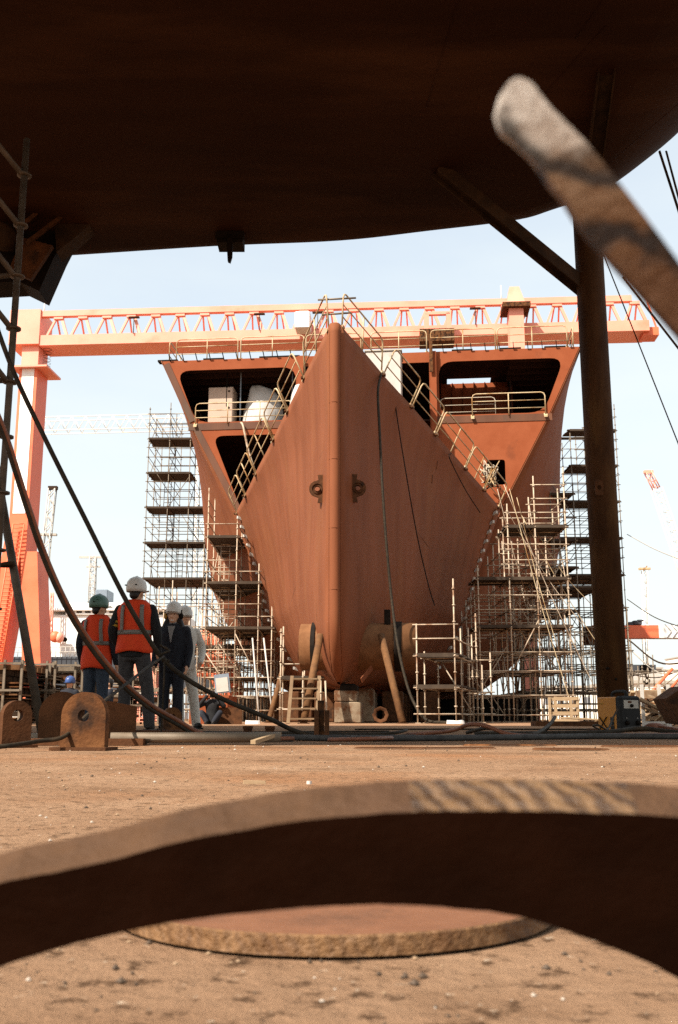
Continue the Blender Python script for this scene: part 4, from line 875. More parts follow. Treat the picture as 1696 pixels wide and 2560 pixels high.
    if helmet:
        q = MB(); prof = [(.123, -.022), (.130, .01), (.130, .045), (.118, .09), (.088, .125), (.045, .145), (.002, .15)]
        q.smooth = True; q.loft([[hp(r * .87 * math.cos(a), -.008 + r * 1.08 * math.sin(a), 1.68 + up_ + h_ * 1.08) for a in [2 * math.pi * i / 28 for i in range(28)]] for r, h_ in prof], caps=False)
        q.poly([hp(0, y, 1.68 + up_ + .166 * math.sqrt(max(.0, 1 - (y / .15) ** 2))) for y in (-.13, -.08, 0, .08, .12)], .009, 6)
        ho = place('helmet', fin(q).mesh('helmet', M[helmet]), root); md = ho.modifiers.new('t', 'SOLIDIFY'); md.thickness = .005
        q = MB(); q.smooth = True; q.loft([[hp(r * math.sin(a), .03 + r2 * math.cos(a), z) for a in [R(-55 + 11 * i) for i in range(11)]] for r, r2, z in ((.125, .11, 1.686 + up_), (.12, .165, 1.68 + up_))], caps=False, closed=False)
        po_ = place('peak', fin(q).mesh('peak', M[helmet]), ho); md = po_.modifiers.new('t', 'SOLIDIFY'); md.thickness = .005
        for s in (-1, 1):
            q = MB(); q.ell(hp(.07 * s, -.132 if not face else .0, 1.73), .016, .012, .008, 8, 6, hx, hy, hz) if not face else q.ell(hp(.115 * s, .0, 1.72), .01, .02, .03); place('vent', fin(q).mesh('vent', M['black']), ho)
    if muffs:
        for s in (-1, 1): q = MB(); q.ell(hp(.115 * s, 0, 1.655), .028, .038, .05, 12, 8, hx, hy, hz); place('ear_muff', fin(q).mesh('ear_muff', M['amber' if s > 0 else 'black']), root)
    return root
GP = 'group of workers talking'
person('tall person in white helmet and orange vest over black sleeves, seen from behind', (X(303, 12.1), 12.1, 0), R(-6), 1.79, 'blackcloth', 'greyjeans', 'orange', 'helmet_white', bands=True, turn=R(-14), group=GP, vhem=.90,
       arms={-1: [(-.19, 0, 1.40), (-.265, -.02, 1.15), (-.20, .10, .95)], 1: [(.19, 0, 1.40), (.265, .0, 1.14), (.255, .10, .92)]},
       legs={-1: [(-.09, 0, .90), (-.10, .03, .5), (-.105, 0, .08)], 1: [(.09, 0, .90), (.165, .02, .5), (.20, .04, .08)]})
person('person in green helmet and long orange vest seen from behind', (X(216, 13.1), 13.1, 0), R(-16), 1.70, 'navy', 'jeans', 'orange', 'helmet_green', turn=R(-28), group=GP, vhem=.70 + .1,
       arms={1: [(.19, 0, 1.40), (.245, .0, 1.14), (.265, .06, .88)]})
person('smiling person with long dark hair in white helmet and navy jacket facing the camera', (X(393, 13.5), 13.5, 0), R(176), 1.63, 'navy', 'navy', None, 'helmet_white', group=GP, hair='long', face=True, shirt='greyshirt', muffs=True,
       arms={1: [(.19, 0, 1.40), (.245, -.03, 1.14), (.235, .09, .90)], -1: [(-.19, 0, 1.40), (-.24, -.02, 1.14), (-.235, .08, .90)]})
person('person in white coverall and white helmet standing half hidden behind the navy jacket', (X(419, 14.3), 14.3, 0), R(-150), 1.69, 'coverall', 'coverall', None, 'helmet_white', group=GP, shoe='charcoal',
       legs={-1: [(-.09, 0, .90), (-.16, .02, .5), (-.24, -.02, .08)], 1: [(.09, 0, .90), (.06, .01, .5), (.02, 0, .08)]}, arms={-1: [(-.19, 0, 1.40), (-.30, -.02, 1.16), (-.22, .12, .96)]})
person('person in red top and dark trousers standing behind the leaning pole', (X(70, 29), 29, 0), R(40), 1.70, 'redcloth', 'blackcloth', None, None, group='people further back')
person('person in blue helmet sitting low behind the rusty lugs', (X(157, 24), 24, 0), R(160), 1.7, 'navy', 'navy', None, 'helmet_blue', sit=.62, group='people further back',
       legs={-1: [(-.09, 0, .88), (-.16, .36, .50), (-.14, .36, .08)], 1: [(.09, 0, .88), (.16, .36, .50), (.14, .36, .08)]})
person('bareheaded person in dark clothes crouching between two workers in orange vests', (X(247, 22), 22, 0), R(110), 1.7, 'navy', 'navy', None, None, sit=.70, group='people further back', face=True,
       legs={-1: [(-.09, 0, .9), (-.18, .34, .46), (-.14, .10, .08)], 1: [(.09, 0, .9), (.18, .34, .46), (.14, .10, .08)]})
person('person in black clothes crouching on the ground taking a photograph before the red box', (X(490, 27), 27, 0), R(178), 1.65, 'blackcloth', 'navy', None, None, sit=.80, group='people further back', face=True,
       arms={-1: [(-.19, 0, 1.40), (-.36, .12, 1.30), (-.12, .2, 1.58)], 1: [(.19, 0, 1.40), (.36, .12, 1.30), (.12, .2, 1.58)]},
       legs={-1: [(-.09, 0, .9), (-.26, .26, .32), (-.10, .34, .08)], 1: [(.09, 0, .9), (.26, .26, .32), (.10, .34, .08)]})
q = MB(); cpt = V(X(490, 26.7), 26.72, .74); q.bbox(cpt, (.15, .07, .10), .01); q.lathe(cpt + V(0, -.03, 0), [(.035, 0), (.033, -.08)], 12, (0, 1, 0)); q.build('camera', M['black'], label='small black camera held by the crouching person', cat='camera')

# ---------------------------------------------------------------- gantry crane behind the ship
CY0, CSL = 80.0, -.066
cr_ = thing('gantry_crane', 'long salmon red gantry crane spanning behind the ship with an open truss top', 'gantry crane', V(-26, 81, 0))
dx = V(1, CSL, 0).normalized(); dn = V(-dx.y, dx.x, 0)
def C_(x, z, n=0): return V(0, CY0, 0) + dx * x + dn * n + V(0, 0, z)
def cpt_(xd, yd, n=0):
    lo = -40.0; r = ray(xd, yd)   # meet the crane's own front plane
    o = V(0, CY0, 0) + dn * n; k = o.dot(dn) / V(r[0], r[1], 0).dot(dn); p = V(r[0] * k, r[1] * k, CAMH + r[2] * k); return (p - V(0, CY0, 0)).dot(dx), p.z
xa, z_tt = cpt_(95, 718); _, z_tb = cpt_(95, 731); _, z_bt = cpt_(95, 778); _, z_bb = cpt_(95, 795); xb, _ = cpt_(1498, 700)
q = MB(); L = xb - xa
q.box(C_(xa + L / 2, (z_bt + z_bb) / 2 , 1.4), (L, 2.8, z_bt - z_bb + .25), dx, dn); q.build('bottom_girder', M['crane'], cr_)
q = MB(); q.box(C_(xa + L / 2 - .8, (z_tt + z_tb) / 2, .3), (L - 1.0, .5, z_tt - z_tb), dx, dn); q.build('top_girder', M['crane'], cr_)
NV = 24
for k in range(NV):
    x = xa + 1.55 + (L - 2.6) * k / (NV - 1); q = MB(); hz = z_tb - .05
    q.box(C_(x, z_tb - .12, .3), (.8, .4, .26), dx, dn)
    q.bar(C_(x - .3, hz - .2, .3), C_(x - .95, z_bt, .15), .17, .2, dn); q.bar(C_(x + .3, hz - .2, .3), C_(x + .85, z_bt, .15), .24, .2, dn)
    q.bar(C_(x - .2, hz - .2, .5), C_(x - .4, z_bt, 2.6), .12, .12, dn); q.bar(C_(x + .2, hz - .2, .5), C_(x + .35, z_bt, 2.6), .12, .12, dn)
    q.build('truss_brace', M['crane'], cr_)
q = MB(); q.tube(C_(xa, z_bt + .95, 2.7), C_(xb, z_bt + .95, 2.7), .02, 4)
for k in range(40): q.tube(C_(xa + L * k / 39, z_bt, 2.7), C_(xa + L * k / 39, z_bt + .95, 2.7), .018, 4)
q.build('walkway_rail', M['crane'], cr_)
x0_, _ = cpt_(38, 800); x1_, _ = cpt_(93, 800)
q = MB(); q.box(C_((x0_ + x1_) / 2 - .4, (z_tt + z_bb) / 2 + .05, 1.4), (x1_ - x0_ + .6, 3.0, z_tt - z_bb + .1), dx, dn); q.build('end_frame', M['crane'], cr_)
_, zl1 = cpt_(60, 848); _, zl2 = cpt_(60, 1190); _, zl3 = cpt_(60, 1285)
xl0, _ = cpt_(34, 1000); xl1, _ = cpt_(76, 1000)
q = MB(); q.box(C_((xl0 + xl1) / 2, (z_bb + zl1) / 2, 1.4), (xl1 - xl0 - .1, 2.2, z_bb - zl1 + .3), dx, dn); q.box(C_((xl0 + xl1) / 2 + .2, zl1 - .05, 1.4), (xl1 - xl0 + 1.6, 3.6, .16), dx, dn); q.build('leg_head', M['crane'], cr_)
q = MB(); q.box(C_((xl0 + xl1) / 2, (zl1 + zl3) / 2 - .1, 1.4), (xl1 - xl0, 2.5, zl1 - zl3 - .1), dx, dn); lg = q.build('leg_upper', M['crane_red'], cr_)
q = MB(); q.box(C_((xl0 + xl1) / 2, (zl1 + zl2) / 2, .13), ((xl1 - xl0) * .68, .03, zl1 - zl2 - .3), dx, dn); q.build('white_panel', M['crane_white'], lg)
for a0, a1, b0, b1 in ((46, 84, 58, 103), (2, 42, -60, -18)):
    xa0, _ = cpt_(a0, 1285); xa1, _ = cpt_(a1, 1285); xb0, _ = cpt_(b0, 1560); xb1, zb = cpt_(b1, 1560); zt_ = zl3 + .4 if a0 > 10 else zl2 - .5
    q = MB()
    if a0 < 10: xa0, xa1 = xl0 - .1, xl0 + 1.5
    q.loft([[C_(xb0, 0, .1), C_(xb1, 0, .1), C_(xb1, 0, 2.7), C_(xb0, 0, 2.7)], [C_(xa0, zt_, .15), C_(xa1, zt_, .15), C_(xa1, zt_, 2.65), C_(xa0, zt_, 2.65)]]); q.build('leg', M['crane_red'], cr_)
q = MB(); la, lb_ = C_(xl0 + 1.0, zl2 - .8, -.25), C_(*[cpt_(-20, 1600)[0], 1.0], -.25)
lw = V(.45, 0, 0); q.tube(la - lw, lb_ - lw, .06, 5); q.tube(la + lw, lb_ + lw, .06, 5)
for i in range(46): p = la.lerp(lb_, i / 45); q.tube(p - lw, p + lw, .05, 4)
q.build('ladder', M['crane_red'], cr_)
for i in range(12): pass
q = MB(); xc, zc1 = cpt_(92, 830)
for i in range(9): q.lathe(C_(xl1 + .45, zl1 + .3 + i * .32, 1.0), [(.36, -.02), (.36, .02)], 10, caps=False)
q.build('ladder_cage', M['dark'], cr_)
# right leg with platform, trolley and service boxes
xr0, _ = cpt_(1174, 770); xr1, _ = cpt_(1207, 770); _, zr = cpt_(1190, 728); _, zr2 = cpt_(1190, 676)
q = MB(); q.box(C_((xr0 + xr1) / 2, zr / 2, -.8), (xr1 - xr0, 1.5, zr), dx, dn); q.build('right_leg', M['crane'], cr_)
q = MB(); q.box(C_((xr0 + xr1) / 2, zr + .15, -.8), (xr1 - xr0 + 1.1, 2.4, .4), dx, dn); q.build('leg_platform', M['rust'], cr_)
q = MB(); q.loft([[C_(xr0 - .2, zr + .35, -1.6), C_(xr1 + .2, zr + .35, -1.6), C_(xr1 + .2, zr + .35, .1), C_(xr0 - .2, zr + .35, .1)], [C_(xr0 + .15, zr2, -1.2), C_(xr1 - .25, zr2, -1.2), C_(xr1 - .25, zr2, 0), C_(xr0 + .15, zr2, 0)]]); q.build('operator_cabin', M['crane'], cr_)
xt0, zt0 = cpt_(970, 808); xt1, zt1 = cpt_(1048, 778); _, zt2 = cpt_(1010, 736)
q = MB(); q.box(C_((xt0 + xt1) / 2, (zt0 + zt1) / 2, -1.0), (xt1 - xt0, 1.8, zt1 - zt0), dx, dn)
for i in range(6): q.box(C_(xt0 + .3 + i * (xt1 - xt0 - .6) / 5, (zt0 + zt1) / 2, -1.93), (.06, .05, zt1 - zt0), dx, dn)
tr_ = q.build('trolley_box', M['rust'], cr_)
q = MB()
for xx in (xt0 + .6, xt1 - .4): q.box(C_(xx, (zt1 + zt2) / 2, -1.0), (.42, .4, zt2 - zt1), dx, dn)
q.box(C_((xt0 + xt1) / 2 + .1, zt2, -1.0), (xt1 - xt0 - .8, .4, .25), dx, dn); q.build('hanger_frame', M['crane'], cr_)
xw0, zw0 = cpt_(687, 776); xw1, zw1 = cpt_(721, 738)
q = MB(); q.bbox(C_((xw0 + xw1) / 2, (zw0 + zw1) / 2, -1.0), (xw1 - xw0, 1.6, zw1 - zw0), .05, dx, dn); q.build('white_cabin', M['crane_white'], cr_)
xe, ze = cpt_(1508, 766); q = MB(); q.box(C_(xe, ze + .2, 1.2), (1.3, 1.6, .7), dx, dn); q.bar(C_(xb, z_tt, .6), C_(xe + .5, ze + .6, .6), .12, .12); q.build('end_stop', M['crane_red'], cr_)
for xd in (93, 1163): x_, z_ = cpt_(xd, 715); q = MB(); q.tube(C_(x_, z_tt, 1), C_(x_, z_tt + 1.6, 1), .05, 5); q.build('mast', M['white'], cr_)
for xd in (310, 600, 735, 1100): x_, z_ = cpt_(xd, 760); q = MB(); q.tube(C_(x_, z_bt, -.1), C_(x_, z_bt + 1.5, -.1), .04, 4); q.box(C_(x_, z_bt + 1.5, -.1), (.9, .3, .1), dx, dn); q.build('floodlight', M['dark'], cr_)
# ---------------------------------------------------------------- far cranes, right hand gantry, wires
def lattice(q, a, b, w, n, r):
    a, b = Vector(a), Vector(b); d = (b - a).normalized(); u = d.cross(V(0, 1, 0)).normalized() * w / 2; v_ = V(0, w / 2, 0)
    for su, sv in ((1, 1), (1, -1), (-1, 1), (-1, -1)): q.tube(a + u * su + v_ * sv, b + u * su + v_ * sv, r, 4)
    for i in range(n):
        p, p2 = a.lerp(b, i / n), a.lerp(b, (i + 1) / n); s = 1 if i % 2 else -1
        for sv in (-1, 1): q.tube(p + u * s + v_ * sv, p2 - u * s + v_ * sv, r * .7, 3)
    return q
YB = 240
jc = thing('jib_crane', 'pale slender jib crane rising beside the left gantry leg', 'crane', V(P(88, 1400, YB).x, YB, 0))
q = MB(); lattice(q, V(P(70, 1560, YB).x, YB, 0), P(122, 1130, YB), 1.6, 26, .16); q.build('boom', M['offwhite'], jc)
q = MB(); q.tube(P(128, 1126, YB), P(96, 1560, YB), .09, 4); q.tube(P(116, 1160, YB), P(100, 1240, YB), .07, 4); q.build('boom_cable', M['panel'], jc)
q = MB(); q.box(P(123, 1128, YB), (2.2, 1.2, .8)); q.build('boom_head', M['dark'], jc)
q = MB(); q.box(P(108, 1236, YB), (5, 1, .5)); q.build('walkway', M['panel'], jc)
tc_ = thing('tower_crane', 'very pale horizontal tower crane jib far behind the left scaffold', 'crane', V(P(440, 990, 420).x, 420, 0))
q = MB(); a, b = P(60, 985, 420), P(470, 975, 420); lattice(q, a, b, 6, 26, .2); q.build('jib', M['city'], tc_)
q = MB(); lattice(q, V(b.x, 420, 0), b, 4, 18, .2); q.build('mast', M['city'], tc_)
rc = thing('lattice_crane', 'pale lattice jib with an orange tip far off at the right', 'crane', V(P(1600, 1500, 260).x, 260, 0))
q = MB(); lattice(q, P(1518, 1130, 260), P(1620, 1430, 260), 2.4, 26, .14); q.build('jib', M['city'], rc)
q = MB(); lattice(q, P(1498, 1092, 260), P(1518, 1130, 260), 1.5, 5, .16); q.box(P(1499, 1091, 260), (2.4, 1.2, .7)); q.build('jib_tip', M['crane'], rc)
q = MB(); lattice(q, V(P(1620, 1430, 260).x, 260, 0), P(1620, 1430, 260), 3, 12, .25); q.build('mast', M['city'], rc)
lt = thing('light_tower', 'pale floodlight tower standing far off right of the steel column', 'light tower', V(P(1492, 1500, 200).x, 200, 0))
q = MB(); lattice(q, V(P(1496, 1640, 200).x, 200, 0), P(1490, 1320, 200), .9, 22, .09); q.build('mast', M['city'], lt)
q = MB(); q.box(P(1490, 1315, 200), (2.2, 1.0, .4)); q.bar(P(1486, 1323, 200), P(1496, 1308, 200), .2, .2); q.build('lamp_head', M['rail'], lt)
gY = 70
gr = thing('small_gantry', 'orange gantry with a white and orange girder right of the steel column', 'gantry crane', V(P(1380, 1640, gY).x, gY, 0))
za, zb_ = P(1380, 1447, gY).z, P(1380, 1476, gY).z
def gx(xd): return P(xd, 1460, gY).x
q = MB(); q.box(V((gx(1366) + gx(1517)) / 2, gY, (za + zb_) / 2), (gx(1517) - gx(1366), 1.2, za - zb_)); gi = q.build('girder', M['crane_red'], gr)
q = MB(); q.box(V((gx(1517) + gx(1760)) / 2, gY, (za + zb_) / 2), (gx(1760) - gx(1517), 1.2, za - zb_)); gw = q.build('white_girder', M['crane_white'], gr)
for i in range(3):
    x = gx(1545) + i * .42; q = MB()
    for s in (1, -1): q.bar(V(x, gY - .62, (za + zb_) / 2), V(x - .4, gY - .62, (za + zb_) / 2 + s * .5), .02, .09, (0, 1, 0))
    q.build('chevron', M['hillgreen'], gw)
for s in (0, 1):
    q = MB(); q.loft([[V(gx(1372 + 16 * s) + i, gY + j, 0) for i, j in ((0, -1), (.55, -1), (.55, -.4), (0, -.4))], [V(gx(1374 + 9 * s) + i, gY + j, zb_) for i, j in ((0, -.5), (.6, -.5), (.6, .1), (0, .1))]]); q.build('leg', M['crane_red'], gr)
q = MB(); q.box(V(gx(1367), gY, zb_ + .2), (.9, 1.6, 1.2)); q.build('end_box', M['rust'], gr)
q = MB(); q.bbox(V(gx(1473), gY, za + .2), (.6, .6, .32), .06); q.bbox(V(gx(1458), gY, za + .14), (.35, .5, .26), .04); q.box(V(gx(1480), gY - .2, za + .36), (.4, .3, .1)); q.build('hoist', M['shiphull'], gr)
q = MB(); hx_ = gx(1487); zh = P(1487, 1555, gY).z; q.tube(V(hx_ - .1, gY, za), V(hx_ - .1, gY, zh + .4), .025, 4); q.tube(V(hx_ + .1, gY, za), V(hx_ + .1, gY, zh + .4), .025, 4); q.build('hoist_rope', M['panel'], gr)
q = MB(); q.bbox(V(hx_, gY, zh + .25), (.75, .35, .6), .1); q.poly(crom([V(hx_, gY, zh), V(hx_ + .02, gY, zh - .3), V(hx_ + .22, gY, zh - .55), V(hx_ + .02, gY, zh - .75), V(hx_ - .2, gY, zh - .58)], 5), .07, 6); q.build('hook_block', M['black'], gr)
def wire(pts, r, lab, m='dark', k=6): q = MB(); q.poly(crom(pts, k), r, 5); q.build('wire', M[m], label=lab, cat='wire', group='wires on the right')
def wseg(a, b, Y0, Y1, r, lab, sag=0.0, m='dark'): p, q_ = P(*a, Y0), P(*b, Y1); wire([p, (p + q_) / 2 - V(0, 0, sag), q_], r, lab, m)
wseg((1390, 575), (1580, 1055), 11.5, 11.5, .008, 'thin black wire running down right from the top of the steel column')
wseg((1440, 640), (1580, 820), 9, 9, .011, 'short black wire just under the blurred steel bar')
wseg((1525, 350), (1580, 520), 9.5, 9.0, .014, 'thick black cable at the right edge under the hull, left one of a pair')
wseg((1540, 350), (1572, 470), 9.5, 9.0, .012, 'thick black cable at the right edge under the hull, right one of a pair')
wseg((1450, 1235), (1590, 1300), 50, 40, .02, 'thin pale wire slanting down right at mid height beside the column', .1, 'panel')
wseg((1450, 1385), (1590, 1455), 50, 40, .022, 'thin brown wire slanting above the orange girder', .2)
wseg((1455, 1480), (1600, 1530), 45, 38, .035, 'dark sagging cable just under the orange girder', .5)
wseg((1455, 1500), (1600, 1545), 45, 38, .025, 'thinner sagging cable below the dark one', .6, 'panel')
wseg((1460, 1560), (1600, 1535), 45, 38, .022, 'slack cable above the scrap heap', .3)
wseg((1470, 1590), (1600, 1525), 40, 34, .02, 'lowest slack cable rising right above the scrap heap', .4, 'panel')
# ---------------------------------------------------------------- far white ship, yard clutter at the left
WY = 210
wsip = thing('white_ship', 'far white ship with bridge windows moored behind the workers', 'ship', V(P(250, 1600, WY).x, WY + 8, 0))
def wbox(x0, y0, x1, y1, d, m, name, par, Y=WY, off=0.0):
    a, b = P(x0, y1, Y), P(x1, y0, Y); q = MB(); q.bbox(V((a.x + b.x) / 2, Y + d / 2 + off, (a.z + b.z) / 2), (b.x - a.x, d, b.z - a.z), .15); return q.build(name, m, par)
wbox(-80, 1518, 470, 1600, 18, M['shiphull'], 'hull', wsip); wbox(100, 1420, 430, 1519, 14, M['white'], 'superstructure', wsip, off=1)
br = wbox(150, 1392, 330, 1421, 10, M['white'], 'bridge', wsip, off=.5)
for x in (158, 176, 196, 214, 232, 252, 270, 290): q = MB(); a, b = P(x, 1416, WY), P(x + 13, 1404, WY); q.box(V((a.x + b.x) / 2, WY + .45, (a.z + b.z) / 2), (b.x - a.x, .12, b.z - a.z)); q.build('window', M['black'], br)
wbox(96, 1405, 420, 1412, 15, M['white'], 'bridge_wing', wsip); wbox(212, 1358, 242, 1392, 6, M['blueglass'], 'funnel', wsip, off=3)
q = MB(); lattice(q, P(213, 1392, WY + 4), P(216, 1285, WY + 4), 1.2, 14, .12); q.box(P(216, 1288, WY + 4), (6, .5, .4)); q.box(P(216, 1310, WY + 4), (3, .4, .3)); q.build('mast', M['offwhite'], wsip)
q = MB(); lattice(q, P(118, 1480, WY - 1), P(121, 1370, WY - 1), .5, 8, .1); q.build('signal_mast', M['crane'], wsip)
q = MB(); q.ell(P(128, 1472, WY - 1), 1.2, 1.0, 1.2); q.build('lifeboat', M['crane_red'], wsip); q = MB(); q.ell(P(138, 1474, WY - 1), .9, 1.0, 1.1); q.build('winch', M['crane'], wsip)
q = MB(); q.lathe(P(150, 1478, WY - .2) , [(.5, 0), (.5, .3)], 10, (0, 1, 0)); q.build('porthole', M['black'], wsip)
q = MB()
for i in range(50): p = P(-80 + i * 11, 1518, WY - 1); q.tube(p, p + V(0, 0, 2.0), .07, 4)
for z in (1.0, 2.0): q.tube(P(-80, 1518, WY - 1) + V(0, 0, z), P(460, 1518, WY - 1) + V(0, 0, z), .08, 4)
q.build('deck_railing', M['offwhite'], wsip)
# stacked racks of steel sections and crates
def rack(label, x0, x1, Y, top, base=1666, n=9, dep=2.2, cross=True, seed=0, mats=('rust', 'prop', 'galv_dark', 'dark')):
    rnd = random.Random(seed); a, b = X(x0, Y), X(x1, Y); zt = P((x0 + x1) / 2, top, Y).z + .05
    t = thing('steel_rack', label, 'rack', V((a + b) / 2, Y, 0), 'racks of stacked steel at the left')
    for i in range(n):
        z = .06 + (zt - .1) * i / n; q = MB(); hgt = (zt - .1) / n * .88
        m = rnd.choice(mats); xx0, xx1 = a + rnd.uniform(0, .3), b - rnd.uniform(0, .3)
        if rnd.random() < .45:
            for y in range(6): q.box(V((xx0 + xx1) / 2, Y + .15 + y * dep / 6, z + hgt / 2), (xx1 - xx0, dep / 6 * .8, hgt))
        else:
            q.box(V((xx0 + xx1) / 2, Y + dep / 2, z + hgt * .85), (xx1 - xx0, dep, hgt * .3)); q.box(V((xx0 + xx1) / 2, Y + dep / 2, z + hgt * .1), (xx1 - xx0, dep, hgt * .2)); q.box(V((xx0 + xx1) / 2, Y + .35, z + hgt * .5), (xx1 - xx0 - .1, .05, hgt))
        q.build('steel_section', M[m], t)
    for x in (a - .05, (a + b) / 2 + .2, b + .05):
        for y in (Y - .06, Y + dep + .06): q = MB(); q.box(V(x, y, zt * .52), (.055, .055, zt * 1.04)); q.build('post', M['galv_dark'], t)
    for z in (zt * .98, zt * .55): q = MB(); q.box(V((a + b) / 2, Y - .13, z), (b - a + .1, .04, .05)); q.build('cross_bar', M['galv_dark'], t)
rack('rack of long rusty steel sections at the far left edge, ochre and grey layers', -70, 40, 24, 1536, seed=3, n=10)
rack('rack of dark steel sections with pale posts behind the leaning pole', 52, 118, 26, 1538, seed=5, n=12, mats=('dark', 'rust_dark', 'galv_dark'))
rack('rack of pale grey crates and sections just left of the orange vests', 122, 182, 27, 1540, seed=8, n=8, mats=('galv', 'offwhite', 'rust', 'galv_dark'))
rack('rack of dark sections seen between the two orange vests', 240, 300, 27, 1560, seed=11, n=12, mats=('dark', 'rust_dark', 'galv_dark', 'galv'))
rack('low rack seen between the legs behind the tall worker', 308, 362, 27, 1600, seed=13, n=6, mats=('offwhite', 'crane', 'prop'))
q = MB(); a = P(332, 1500, 60); q.loft([[V(a.x + i, 60 + j, 0) for i, j in ((-1.2, 0), (1.0, 0), (1.0, 1), (-1.2, 1))], [V(a.x + i, 60 + j, a.z) for i, j in ((-.5, 0), (.7, 0), (.7, 1), (-.5, 1))]]); q.build('crane_leg', M['crane'], label='pale salmon tapered crane leg seen between the legs of the tall worker', cat='crane leg')
# red steel box, paper sign, far red curved girders
rb = thing('steel_box', 'open red steel box with vertical ribs behind the crouching photographer', 'steel box', V(X(493, 29), 30, 0))
a, b = X(440, 29), X(525, 29); zt = P(490, 1607, 29).z
q = MB(); q.box(V((a + b) / 2, 29, zt / 2), (b - a, .06, zt)); q.box(V(a, 30.2, zt / 2), (.06, 2.4, zt)); q.box(V(b, 30.2, zt / 2), (.06, 2.4, zt)); q.box(V((a + b) / 2, 31.4, zt / 2), (b - a, .06, zt)); q.build('wall', M['primer_flat'], rb)
for f in (.02, .42, .98): q = MB(); q.box(V(a + (b - a) * f, 28.93, zt / 2), (.07, .08, zt)); q.build('rib', M['primer_flat'], rb)
q = MB(); q.box(V((a + b) / 2, 28.94, zt - .04), (b - a + .1, .12, .07)); q.build('rim', M['primer_flat'], rb)
p = P(527, 1655, 27); q = MB(); q.box(V(p.x, 27, .22), (.75, .05, .44)); q.build('steel_plate', M['rust_dark'], label='small dark plate leaning on the ground right of the red steel box', cat='steel plate')
sg_ = thing('paper_sign', 'pale blank paper sign in a grey holder hung on the low scaffold', 'sign', P(514, 1600, 42)); p = P(514, 1580, 42)
q = MB(); q.box(p, (.62, .03, .78), V(1, 0, .12).normalized(), V(0, 1, 0), V(-.12, 0, 1).normalized()); q.build('holder', M['blueglass'], sg_)
q = MB(); q.box(p + V(0, -.03, -.05), (.5, .02, .58), V(1, 0, .12).normalized(), V(0, 1, 0), V(-.12, 0, 1).normalized()); q.build('paper', M['offwhite'], sg_)
gb = thing('red_machine', 'bright red arched machine frame seen through the low left scaffold', 'machine', V(P(500, 1600, 66).x, 66, 0))
for pts, w in ((((445, 1486), (480, 1482), (520, 1484)), 1.5), (((470, 1520), (505, 1526), (525, 1550), (532, 1600), (535, 1660)), 1.7), (((460, 1550), (495, 1560), (515, 1600)), .8)):
    q = MB(); q.poly(crom([P(x, y, 66) for x, y in pts], 5), w * .5, 8); q.build('arched_beam', M['crane_red'], gb)
q = MB(); q.box(P(480, 1502, 66), (5.2, 1.2, .7)); q.build('platform', M['black'], gb)
# far sheds and city strip on the right
for i, (x0, y0, x1, Y, m) in enumerate(((1440, 1580, 1600, 130, 'city'), (1465, 1546, 1530, 260, 'offwhite'), (1535, 1550, 1640, 300, 'city'), (1250, 1590, 1400, 180, 'city'), (1570, 1520, 1700, 380, 'city'), (-120, 1560, 60, 300, 'city'))):
    t = thing('shed', ['long low pale shed right of the column behind the scrap heap', 'pale block with flat roof far behind the hook', 'wide pale block far right behind the cables', 'pale shed glimpsed through the scaffold left of the column', 'tallest far pale block at the right edge', 'pale block behind the racks at the left edge'][i], 'building', V(P((x0 + x1) / 2, 1600, Y).x, Y, 0), 'far pale buildings')
    a, b = P(x0, y0, Y), P(x1, y0, Y); q = MB(); q.box(V((a.x + b.x) / 2, Y + 8, a.z / 2), (b.x - a.x, 16, a.z)); q.build('wall', M[m], t)
    q = MB(); q.box(V((a.x + b.x) / 2, Y + 8, a.z + .2), (b.x - a.x + .6, 16.6, .4)); q.build('roof', M['panel'], t)
    for k in range(5): q = MB(); q.box(V(a.x + (b.x - a.x) * (k + .5) / 5, Y - .05, a.z * .6), ((b.x - a.x) * .1, .1, a.z * .22)); q.build('window', M['hillgreen'], t)
# container stacks far right
q = MB(); a, b = P(1445, 1538, 240), P(1508, 1552, 240); q.box((a + b) / 2, (b.x - a.x, 6, a.z - b.z)); q.build('container_row', M['shiphull'], label='dark blue grey container standing far off under the hook cables', cat='container')
# scrap heap at the right
rnd = random.Random(21); q = MB()
sh = thing('scrap_heap', 'heap of scrap timber and steel right of the welding machine', 'scrap heap', V(X(1520, 24), 24, 0))
for i in range(90):
    c = V(rnd.uniform(X(1478, 22), X(1620, 22)), rnd.uniform(20, 25), 0); hmax = .62 * (1 - abs(c.y - 23) / 4); c.z = rnd.uniform(.05, hmax)
    d = V(rnd.uniform(-1, 1), rnd.uniform(-.6, .6), rnd.uniform(-.35, .35)).normalized(); L = rnd.uniform(.5, 1.7); q = MB(); q.bar(c - d * L / 2, c + d * L / 2, rnd.uniform(.04, .14), rnd.uniform(.02, .08)); 
    q.v = [(x, y, max(z, .005)) for x, y, z in q.v]; q.build('scrap_piece', M[rnd.choice(('scrap', 'wood', 'rust', 'dark', 'scrap'))], sh)
for i, (x0, x1, z0, z1, m) in enumerate(((1500, 1545, .5, .95, 'scrap'), (1535, 1575, .3, .75, 'prop'))):
    q = MB(); q.bbox(V((X(x0, 25) + X(x1, 25)) / 2, 25.6, (z0 + z1) / 2 - .1), (X(x1, 25) - X(x0, 25), .8, z1 - z0), .02); q.build('crate', M[m], sh)
for i, xd in enumerate((1489, 1529, 1550)):
    q = MB(); q.box(V(X(xd, 21), 21, .42), (.06, .06, .84)); q.build('pale_post', M['offwhite'], label=['pale thin post just right of the welding machine', 'pale thin post in the middle of the scrap heap', 'pale thin post at the right of the scrap heap'][i], cat='post', group='pale posts at the scrap heap')
q = MB(); q.box(V((X(1488, 19) + X(1550, 19)) / 2, 19, .07), (X(1550, 19) - X(1488, 19), .06, .05))
